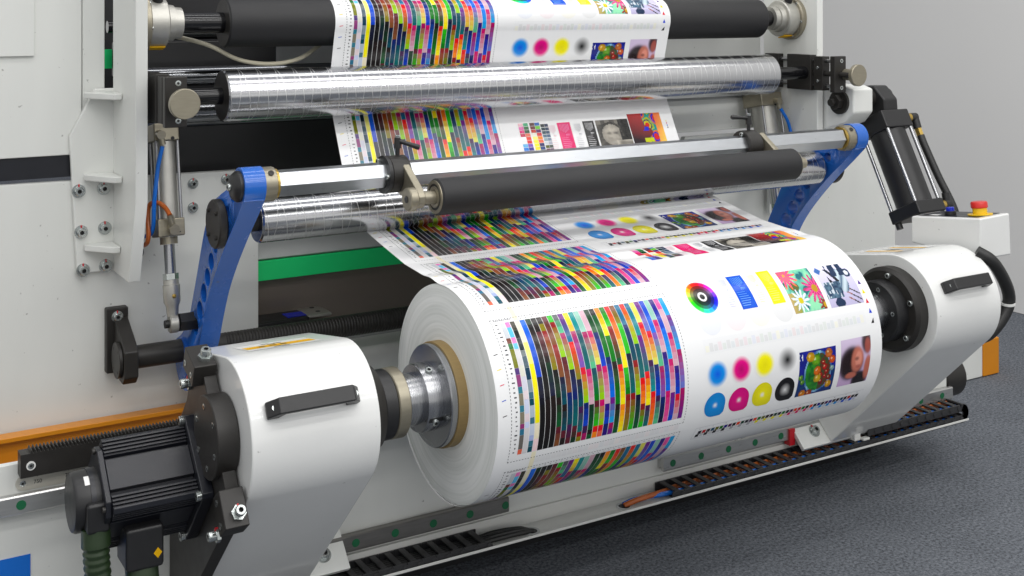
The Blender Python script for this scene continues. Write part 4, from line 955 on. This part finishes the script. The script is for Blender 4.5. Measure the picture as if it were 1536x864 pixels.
# ------------------------------------------------------------------ blue arms, hex bar, nip roller
def arm(xo, xi, label):
    """xo outer face, xi inner face"""
    t = thing('swing_arm', label, 'arm', (xo, .625, -.06), 'blue swing arms')
    lo, hi = min(xo, xi), max(xo, xi)
    front = curve([(.2235, .352, 0), (.262, .316, 0), (.322, .262, 0), (.388, .196, 0), (.440, .134, 0), (.480, .068, 0), (.514, .005, 0), (.556, -.035, 0)], 35)
    back = curve([(.690, -.020, 0), (.640, .005, 0), (.590, .045, 0), (.552, .110, 0), (.520, .170, 0), (.492, .225, 0), (.462, .275, 0), (.418, .322, 0), (.370, .345, 0), (.322, .364, 0), (.286, .388, 0)], 40)
    prof = rot_arc(.25, .378, .036, 210, 20, 14)[::1] if False else []
    boss = [(.25 + .036 * math.cos(math.radians(a)), .378 + .036 * math.sin(math.radians(a))) for a in range(20, 226, 12)]
    piv = [(.625 + .07 * math.cos(math.radians(a)), -.045 + .07 * math.sin(math.radians(a))) for a in range(190, 371, 15)]
    poly = [(p.x, p.y) for p in front] + piv + [(p.x, p.y) for p in back] + boss
    body = part('arm_body', MB().prism(poly, lo, hi), 'blue', t, bevel=.003, smooth=30)
    # lightening holes cut through the arm
    holes = [(.290, .352, .0115), (.322, .318, .0125), (.400, .240, .0160), (.427, .202, .0175), (.452, .165, .0185), (.478, .127, .0195), (.505, .085, .0195), (.535, .045, .018)]
    cut = MB()
    for y, z, r in holes: cut.cyl((lo - .02, y, z), (hi + .02, y, z), r, n=28)
    me = bpy.data.meshes.new('cut'); me.from_pydata([tuple(v + OFF - wloc(t)) for v in cut.v], [], cut.f); me.update()
    import bmesh
    bm = bmesh.new(); bm.from_mesh(me); bmesh.ops.recalc_face_normals(bm, faces=bm.faces); bm.to_mesh(me); bm.free()
    co = bpy.data.objects.new('cutter', me); link(co, t)
    md = body.modifiers.new('holes', 'BOOLEAN'); md.object = co; md.operation = 'DIFFERENCE'; md.solver = 'EXACT'
    body.modifiers.move(1, 0)
    C.view_layer.update()
    ev = body.evaluated_get(C.evaluated_depsgraph_get()); nm = bpy.data.meshes.new_from_object(ev)
    body.modifiers.clear(); body.data = nm
    for p in nm.polygons: p.use_smooth = abs(p.normal.x) < .9
    nm.set_sharp_from_angle(angle=math.radians(30))
    bpy.data.objects.remove(co)
    ox = -1 if xo < xi else 1
    cp = part('roller_cap', MB().cyl((xo, .36, .290), (xo + ox * .018, .36, .290), .049, n=48, ch=.003), 'black_oxide', t)
    for a in (45, 135, 225, 315): bolt(cp, (xo + ox * .018, .36 + .034 * math.cos(math.radians(a)), .29 + .034 * math.sin(math.radians(a))), (ox, 0, 0), .0042, 'plain', 'screw', dark=True)
    part('boss_cap', MB().lathe((xo, .25, .378), (ox, 0, 0), [(0, .030), (.006, .030), (.014, .024), (.018, .012)], 40), 'black_plastic', t)
    bolt(t, (xo + ox * .016, .25, .378), (ox, 0, 0), .0075, 'plain')
    ix = -ox
    part('bar_collar', MB().lathe((xi, .25, .378), (ix, 0, 0), [(0, .034), (.024, .034), (.026, .031)], 12), 'khaki', t)
    part('brass_ring', MB().cyl((xi + ix * .026, .25, .378), (xi + ix * .031, .25, .378), .029, n=32), 'brass', t)
    bolt(t, (xi + ix * .013, .25 - .024, .378 + .0245), (0, -.7, .7), .0058, 'flush', 'screw', dark=True)
    part('pivot_boss', MB().cyl((lo - .006, .625, -.045), (hi + .012, .625, -.045), .045, n=40), 'blue', t)
    return t
arm(-.310, -.268, 'curved blue arm with round holes at the left end of the metal roller')
arm(1.366, 1.328, 'curved blue arm with round holes at the right end of the metal roller')
hb = thing('hex_bar', 'bright hexagonal aluminium bar joining the tops of the two blue arms', 'bar', (.525, .25, .378))
R6 = .0275; poly = [(.25 + R6 * math.cos(math.radians(60 * i + 180)), .378 + R6 * math.sin(math.radians(60 * i + 180))) for i in range(6)]
tilt = math.radians(4)
poly = [(.25 + (y - .25) * math.cos(tilt) - (z - .378) * math.sin(tilt), .378 + (y - .25) * math.sin(tilt) + (z - .378) * math.cos(tilt)) for y, z in poly]
part('bar', MB().prism(poly, -.243, 1.295), 'bar', hb, bevel=.0012)
nr = thing('nip_roller', 'slim matt black rubber roller with bearings hanging from the hexagonal bar', 'roller', (.58, .165, .338))
part('barrel', MB().lathe((.068, .165, .338), X, [(0, .0345), (.003, .0374), (.977, .0374), (.981, .034)], 64), 'rubber', nr)
for xe, d in ((.068, -1), (1.049, 1)):
    be = MB(); be.ring((xe, .165, .338), (xe + d * .0022, .165, .338), .0335, .027, 40); be.ring((xe, .165, .338), (xe + d * .0008, .165, .338), .027, .0215, 40, 1); be.ring((xe, .165, .338), (xe + d * .003, .165, .338), .0215, .015, 40)
    part('bearing', be, ['khaki', 'ink_hole_black'], nr)
part('shaft', MB().cyl((.03, .165, .338), (1.085, .165, .338), .0135, n=28), 'khaki', nr)
def clamp(x, d, label, lever_dir):
    """d = side of the lever arm"""
    t = thing('roller_bracket', label, 'bracket', (x, .25, .378), 'nip roller brackets')
    part('clamp_ring', MB().lathe((x - .017, .25, .378), X, [(0, .036), (.002, .038), (.040, .038), (.042, .036)], 40), 'black_oxide', t)
    if d < 0:
        part('flange', MB().cyl((x - .025, .25, .378), (x - .0175, .25, .378), .039, n=36), 'black_plastic', t)
        for a in (60, 180, 300): bolt(t, (x - .025, .25 + .030 * math.cos(math.radians(a)), .378 + .030 * math.sin(math.radians(a))), (-1, 0, 0), .0062, 'plain')
    else:
        for a in (100, 220): bolt(t, (x - .017, .25 + .030 * math.cos(math.radians(a)), .378 + .030 * math.sin(math.radians(a))), (-1, 0, 0), .0055, 'plain')
    # plate from the ring down to the roller axle
    A_, B_ = Vector((.25, .378)), Vector((.165, .338)); dd = (B_ - A_).normalized(); nn = Vector((-dd.y, dd.x))
    hull = [A_ + nn * .036, A_ - dd * .036 + nn * .01, A_ - nn * .036, B_ - nn * .021, B_ + dd * .015 - nn * .014, B_ + dd * .021, B_ + dd * .015 + nn * .014, B_ + nn * .021]
    xa = x + (.006 if d < 0 else .029)
    part('lever_plate', MB().prism([(p.x, p.y) for p in hull], xa, xa + .016), 'khaki', t, bevel=.003)
    hx = xa - .020 if d < 0 else xa + .0165
    part('axle_hub', MB().cyl((xa - .018 if d < 0 else xa + .0165, .165, .338), (xa - .0005 if d < 0 else xa + .034, .165, .338), .0235, n=36, ch=.002), 'khaki', t)
    if d < 0: part('axle_end', MB().cyl((xa - .0195, .165, .338), (xa - .0175, .165, .338), .007, n=20), 'ink_hole_black', t)
    lv = MB(); b0 = Vector((x + .010, .252, .412)); lv.cyl(b0, b0 + Vector((0, 0, .026)), .0045, n=14); lv.cyl(b0 + Vector((0, 0, .018)), b0 + Vector((0, 0, .040)), .0075, .0065, n=18)
    e = b0 + Vector((0, 0, .034)); q = Vector(lever_dir).normalized()
    lv.lathe(e, q, [(0, .0055), (.018, .0042), (.044, .0060), (.048, .0044)], 14)
    lever = part('clamp_lever', lv, 'black_plastic', t); bolt(lever, b0 + Vector((0, 0, .040)), (0, 0, 1), .0052, 'plain', 'screw')
    return t
clamp(.016, -1, 'roller bracket with black clamp lever at the left end of the slim rubber roller', (.75, -.45, -.28))
clamp(.975, 1, 'roller bracket with black clamp lever at the right end of the slim rubber roller', (-.85, .2, .06))
rs = thing('pivot_shaft', 'dark ribbed pivot shaft across the machine joining the feet of the blue arms', 'shaft', (.5, .625, -.028))
part('plain_end', MB().cyl((-.43, .625, -.0275), (-.22, .625, -.0275), .0245, n=32), 'black_oxide', rs)
pr = []
x = 0
while x < 1.30: pr += [(x, .0240), (x + .0024, .0250), (x + .0050, .0250), (x + .0072, .0240)]; x += .0074
part('ribbed_sleeve', MB().lathe((-.2195, .625, -.0275), X, pr, 28), 'black_oxide', rs, smooth=20)
part('plain_end', MB().cyl((1.09, .625, -.0275), (1.46, .625, -.0275), .0245, n=32), 'black_oxide', rs)
pb = thing('pivot_bracket', 'black pivot bracket bolted to the white panel at the left of the blue arm', 'bracket', (-.43, .65, -.03))
part('base_plate', MB().prism([(-.462, -.070), (-.416, -.070), (-.416, .070), (-.462, .070)], .676, .6995, 'y'), 'black_oxide', pb, bevel=.003)
part('bearing_arm', MB().prism([(.676, .050), (.676, -.070), (.600, -.075), (.582, -.058), (.582, -.004), (.600, .010)], -.447, -.417), 'black_oxide', pb, bevel=.003)
cpv = part('cover_disc', MB().cyl((-.4475, .625, -.0285), (-.455, .625, -.0285), .038, n=40, ch=.001), 'black_oxide', pb)
for a in (50, 130, 230, 310): bolt(cpv, (-.455, .625 + .028 * math.cos(math.radians(a)), -.0285 + .028 * math.sin(math.radians(a))), (-1, 0, 0), .003, 'flush', 'screw', dark=True)
bolt(pb, (-.440, .676, .052), (0, -1, 0), .0085)

# ------------------------------------------------------------------ pneumatic cylinders
def pneu(x, label, full, q_=1.0):
    t = thing('air_cylinder', label, 'air cylinder', (x, .56, .05), 'air cylinders')
    A_ = Vector((x, .640, .478)); B_ = Vector((x, .556, .052)); ax = (B_ - A_).normalized(); L = (B_ - A_).length
    e1_ = Vector((1, 0, 0)); e2_ = ax.cross(e1_)
    def P(d, a=0, b_=0): return A_ + ax * d + e1_ * a + e2_ * b_
    def blk(d0, d1, w, nm, m_='khaki'): return part(nm, MB().obox(P((d0 + d1) / 2), e1_ * w, e2_ * w, ax * ((d1 - d0) / 2)), m_, t, bevel=.003)
    part('clevis', MB().cyl(P(-.035), P(.012), .012, n=20).obox(P(-.03), e1_ * .02, e2_ * .012, ax * .014), 'black_oxide', t)
    top_ = blk(.012, .050, .027 * q_, 'top_cap'); part('tube', MB().cyl(P(.0505), P(.2145), .0232 * q_, n=40), 'alu', t)
    for a in (-1, 1):
        for b_ in (-1, 1): part('tie_rod', MB().cyl(P(.0505, a * .0228 * q_, b_ * .0228 * q_), P(.2145, a * .0228 * q_, b_ * .0228 * q_), .0036, n=12), 'steel', t)
    lowc = blk(.215, .253, .0285 * q_, 'lower_cap'); part('gland', MB().cyl(P(.2535), P(.269), .0185 * q_, n=28), 'khaki', t)
    part('rod', MB().cyl(P(.2695), P(.330), .0115 * q_, n=24), 'steel', t); part('lock_nut', MB().cyl(P(.3305), P(.343), .0165, n=6), 'zinc', t)
    part('rod_end', MB().lathe(P(.3435), ax, [(0, .0160), (.010, .0160), (.011, .0180), (.046, .0175), (.055, .0135), (.076, .0115)], 28).cyl(P(L) - Vector((.009, 0, 0)), P(L) + Vector((.009, 0, 0)), .0195, n=28, ch=.002), 'alu', t)
    part('grease_nipple', MB().lathe(P(.377, 0, -.0165 if e2_.y > 0 else .0165), (0, -1, 0), [(0, .004), (.004, .0045), (.007, .002)], 12), 'brass', t)
    d = 1 if x < .5 else -1
    part('pin_bolt', MB().cyl(P(L) - Vector((d * .018, 0, 0)), P(L) + Vector((d * .012, 0, 0)), .0085, n=16), 'black_plastic', t); part('hex_spacer', MB().cyl(P(L) + Vector((d * .012, 0, 0)), P(L) + Vector((d * .05, 0, 0)), .021, n=6), 'black_plastic', t)
    f0 = P(.230, .0, 0) + Vector((0, -.028 * q_, 0)); part('air_fitting', MB().cyl(f0, f0 + Vector((0, -.022, 0)), .0095, n=16).cyl(f0 + Vector((0, -.014, 0)), f0 + Vector((-.008, -.016, .030)), .0068, n=12).cyl(f0 + Vector((0, -.020, 0)), f0 + Vector((0, -.026, 0)), .012, n=6), 'khaki', t)
    f1 = P(.030, -.016 if full else .012, 0) + Vector((0, -.027 * q_, 0)); part('air_fitting', MB().cyl(f1, f1 + Vector((0, -.020, 0)), .0095, n=16).cyl(f1 + Vector((0, -.012, 0)), f1 + Vector((.004, -.014, -.022)), .0068, n=12), 'khaki', t)
    for a, dd in ((.015, .240), (.012, .040)): part('screw_hole', MB().cyl(P(dd, a, 0) + Vector((0, -.0292 * q_, 0)), P(dd, a, 0) + Vector((0, -.0270 * q_, 0)), .004, n=14), 'ink_hole_black', t)
    if full:
        lb = MB()
        for k in range(5):
            a0, a1 = [math.radians(250 + (k + i) * 9) for i in (0, 1)]
            def q(dn, a): return P(dn) + (e1_ * math.cos(a) - Vector((0, 1, 0)) * -math.sin(a)) * .0228
            lb.add([q(.130, a0), q(.130, a1), q(.168, a1), q(.168, a0)], [(0, 1, 2, 3)])
        part('rating_sticker', lb, 'label_white', t)
    return t, P
t1_, P1 = pneu(-.352, 'slim metal air cylinder pushing the left blue arm, with blue and orange hoses', True)
solo('air_hose', MB().tube(curve([P1(.055, -.014) + Vector((.000, -.041, .0)), P1(.10, -.024) + Vector((0, -.034, 0)), P1(.17, -.034) + Vector((0, -.03, 0)), P1(.24, -.036) + Vector((0, -.004, 0)), (-.398, .66, .22), (-.402, .71, .184)], 40), .0046, 10), 'hose_blue', 'blue air hose running down the left air cylinder into the panel hole', 'hose', P1(.3))
solo('air_hose', MB().tube(curve([P1(.230) + Vector((-.008, -.044, .030)), P1(.185, -.014) + Vector((0, -.036, 0)), P1(.175, -.028) + Vector((0, -.022, 0)), P1(.19, -.040) + Vector((0, .0, 0)), P1(.26, -.045) + Vector((0, .0, 0)), (-.402, .68, .20), (-.402, .71, .183)], 44), .0050, 10), 'hose_orange', 'orange air hose curling from the lower fitting of the left air cylinder', 'hose', P1(.3))
t2_, P2 = pneu(1.385, 'thicker metal air cylinder behind the right blue arm with one blue hose', False, 1.5)
solo('air_hose', MB().tube(curve([P2(.052, .012) + Vector((.004, -.055, 0)), P2(.10, .032) + Vector((.010, -.052, 0)), P2(.18, .040) + Vector((.010, -.044, 0)), P2(.26, .045)], 24), .0048, 10), 'hose_blue', 'blue air hose beside the right air cylinder', 'hose', P2(.26))

# big black hydraulic cylinder on the right with its bracket
bkt = thing('lift_bracket', 'white cast lifting bracket with black bolt on the right upright', 'bracket', (1.50, .445, .38))
part('bracket_body', MB().prism([(.363, .492), (.363, .427), (.390, .397), (.515, .357), (.515, .472), (.475, .500), (.390, .500)], 1.470, 1.548), 'white', bkt, bevel=.006)
part('bolt_head', MB().cyl((1.470, .412, .454), (1.462, .412, .454), .034, n=32).cyl((1.462, .412, .454), (1.444, .412, .454), .021, n=6).cyl((1.444, .412, .454), (1.430, .412, .454), .010, n=16), 'black_oxide', bkt)
part('slot_strip', MB().box(1.464, 1.474, .486, .500, .37, .62), 'ink_hole_black', bkt)
hc = thing('lift_cylinder', 'large black lifting cylinder with steel tie rods leaning beside the right upright', 'hydraulic cylinder', (1.62, .20, .15))
A_ = Vector((1.618, .432, .474)); B_ = Vector((1.618, .262, .140)); ax = (B_ - A_).normalized(); e1_ = Vector((1, 0, 0)); e2_ = ax.cross(e1_)
def P(d, a=0, b_=0): return A_ + ax * d + e1_ * a + e2_ * b_
LL = (B_ - A_).length
part('clevis', MB().prism([(.355, .37), (.470, .37), (.472, .460), (.445, .494), (.400, .496), (.362, .460)], 1.590, 1.646), 'black_plastic', hc, bevel=.006)
part('pivot_pin', MB().cyl((1.549, .418, .460), (1.660, .418, .460), .028, n=28), 'black_oxide', hc)
part('top_cap', MB().obox(P(.100), e1_ * .054, e2_ * .054, ax * .026), 'black_plastic', hc, bevel=.004)
part('barrel', MB().cyl(P(.1265), P(LL - .036), .0500, n=48), 'black_plastic', hc)
part('bottom_cap', MB().obox(P(LL - .018), e1_ * .054, e2_ * .054, ax * .018), 'black_plastic', hc, bevel=.004)
for a in (-1, 1):
    for b_ in (-1, 1): part('tie_rod', MB().cyl(P(.1265, a * .046, b_ * .046), P(LL - .0365, a * .046, b_ * .046), .0052, n=14), 'steel', hc); part('tie_nut', MB().cyl(P(LL + .0005, a * .042, b_ * .042), P(LL + .016, a * .042, b_ * .042), .0095, n=12), 'black_plastic', hc)
fs = -1 if e2_.y > 0 else 1
f0 = P(.098, .054, fs * .040)
part('elbow_fitting', MB().cyl(f0, f0 + Vector((.012, 0, 0)), .0125, n=16, mi=1).cyl(f0 + Vector((.012, 0, 0)), f0 + Vector((.034, -.002, 0)), .013, n=16).cyl(f0 + Vector((.028, 0, .006)), f0 + Vector((.030, -.012, -.030)), .012, n=16).cyl(f0 + Vector((.030, -.012, -.030)), f0 + Vector((.031, -.022, -.052)), .0105, n=6, mi=1), ['black_plastic', 'brass'], hc)
f1 = P(LL - .018, .054, fs * .040); part('elbow_fitting', MB().cyl(f1, f1 + Vector((.012, 0, 0)), .0125, n=16, mi=1).cyl(f1 + Vector((.012, 0, 0)), f1 + Vector((.032, 0, 0)), .0135, n=16).cyl(f1 + Vector((.028, 0, -.008)), f1 + Vector((.028, .008, .030)), .011, n=16), ['black_plastic', 'brass'], hc)
s0_ = f0 + Vector((.031, -.022, -.050)); e0_ = f1 + Vector((.06, .0, -.06))
solo('hydraulic_hose', MB().tube(curve([s0_, s0_ + ax * .03, s0_ + ax * .12 + Vector((.006, 0, 0)), s0_ + ax * .22 + Vector((.018, 0, 0)), s0_ + ax * .30 + Vector((.022, .02, 0))], 30), .0108, 12), 'cable_black', 'black hose running down the side of the large lifting cylinder', 'hose', s0_)

# operator box with emergency stop
cx = thing('control_box', 'white control box with emergency stop on the far side of the right head', 'control box', (1.52, .05, .10))
bx = MB()
ya, yb = -.056, .158
vs = [(1.462, ya, .098), (1.580, ya, .098), (1.580, yb, .105), (1.462, yb, .105), (1.462, ya, .200), (1.574, ya, .204), (1.574, yb, .178), (1.462, yb, .174)]
bx.add(vs, [(0, 3, 2, 1), (4, 5, 6, 7), (0, 1, 5, 4), (1, 2, 6, 5), (2, 3, 7, 6), (3, 0, 4, 7)])
part('case', bx, 'white_gloss', cx, bevel=.005)
def top(x, y): return Vector((x, y, .2 + (.174 - .2) * (y - ya) / (yb - ya) + (x - 1.462) / .112 * .004))
pn = MB(); pn.add([top(1.474, ya + .02) + Vector((0, 0, .0006)), top(1.566, ya + .02) + Vector((0, 0, .0006)), top(1.566, yb - .012) + Vector((0, 0, .0006)), top(1.474, yb - .012) + Vector((0, 0, .0006))], [(0, 1, 2, 3)]); part('face_plate', pn, 'motor', cx)
up_ = Vector((-.02, .12, 1)).normalized()
p0 = top(1.520, -.010); part('stop_button', MB().lathe(p0, up_, [(.001, .030), (.0035, .030), (.0036, .0175), (.018, .0175), (.0181, .017)], 40, 1).lathe(p0 + up_ * .0181, up_, [(0, .019), (.002, .0205), (.013, .0205), (.016, .0185), (.017, .012)], 40, 0), ['red', 'yellow'], cx)
p1 = top(1.503, .066); part('start_button', MB().lathe(p1, up_, [(.001, .0145), (.010, .0145), (.011, .0125)], 32, 1).lathe(p1 + up_ * .011, up_, [(0, .0105), (.008, .0105), (.0095, .009)], 32, 0), ['blue_lens', 'black_plastic'], cx)
q = [top(1.482, .118), top(1.500, .118), top(1.500, .090), top(1.482, .090)]; part('small_sticker', MB().add([v + Vector((0, 0, .0012)) for v in q], [(0, 1, 2, 3)]), 'label_white', cx)

# blue lettered label at lower left
solo('blue_sticker', MB().box(-.85, -.683, .2685, .2697, -.35, -.245), 'hose_blue', 'plain blue sticker on the white base at the lower left corner', 'sticker', (-.77, .269, -.30), bevel=0)

# ------------------------------------------------------------------ light
w = bpy.data.worlds.new('World'); SC.world = w; w.use_nodes = True; nt = w.node_tree
bg = nt.nodes['Background']
tc = node(nt, 'ShaderNodeTexCoord'); spx = node(nt, 'ShaderNodeSeparateXYZ'); nt.links.new(tc.outputs['Generated'], spx.inputs[0])
cr = node(nt, 'ShaderNodeValToRGB'); el = cr.color_ramp.elements
el[0].position = .28; el[0].color = (.20, .205, .21, 1); el[1].position = .485; el[1].color = (.80, .80, .79, 1)
for p, c in ((.515, (.92, .92, .90, 1)), (.545, (.92, .91, .88, 1)), (.556, (.42, .43, .45, 1)), (.585, (.50, .51, .52, 1)), (.600, (.86, .84, .80, 1)), (.632, (.92, .90, .86, 1)), (.645, (.40, .39, .47, 1)), (.668, (.44, .44, .50, 1)), (.690, (.74, .76, .75, 1)),
             (.735, (.62, .66, .64, 1)), (.752, (.34, .35, .38, 1)), (.80, (.40, .41, .44, 1)), (.83, (.78, .78, .78, 1)), (.87, (.36, .37, .40, 1)), (.95, (.30, .31, .34, 1))): e = el.new(p); e.color = c
mr = node(nt, 'ShaderNodeMapRange'); mr.inputs[1].default_value = -1; mr.inputs[2].default_value = 1
nt.links.new(spx.outputs[2], mr.inputs[0]); nt.links.new(mr.outputs[0], cr.inputs[0]); nt.links.new(cr.outputs[0], bg.inputs[0]); bg.inputs[1].default_value = 1.2
def area(y, z, sx, sy, power, x=.5, col=(1, .985, .96)):
    L = bpy.data.lights.new('hall_lamp', 'AREA'); L.shape = 'RECTANGLE'; L.size = sx; L.size_y = sy; L.energy = power; L.color = col
    o = bpy.data.objects.new('hall_lamp', L); link(o); o.location = (x, y, z)
    d = Vector((.5, .2, .6)) - o.location; o.rotation_euler = (0, 0, 0)
    return o
for y, pw in ((-4.6, 60), (-3.3, 56), (-2.0, 48), (-.7, 40), (.7, 32)): area(y, 3.6, 5.4, .24, pw)

# ------------------------------------------------------------------ camera
cam = bpy.data.cameras.new('camera'); co = bpy.data.objects.new('camera', cam); link(co)
f_, a_ = 1804.169, 1.02754581
co.location = Vector((-1.05354, -1.99200, .725812)) + OFF
fw = Vector((math.cos(a_), math.sin(a_), 0)); rt = Vector((math.sin(a_), -math.cos(a_), 0)); upv = Vector((0, 0, 1))
co.rotation_euler = Matrix((rt, upv, -fw)).transposed().to_euler()
cam.sensor_width = 36; cam.lens = f_ / 1536 * 36; cam.shift_y = -(432 - 7.138) / 1536; cam.clip_end = 100; cam.clip_start = .05
SC.camera = co
SC.view_settings.view_transform = 'Standard'; SC.view_settings.look = 'None'; SC.view_settings.exposure = 0; SC.view_settings.gamma = 1
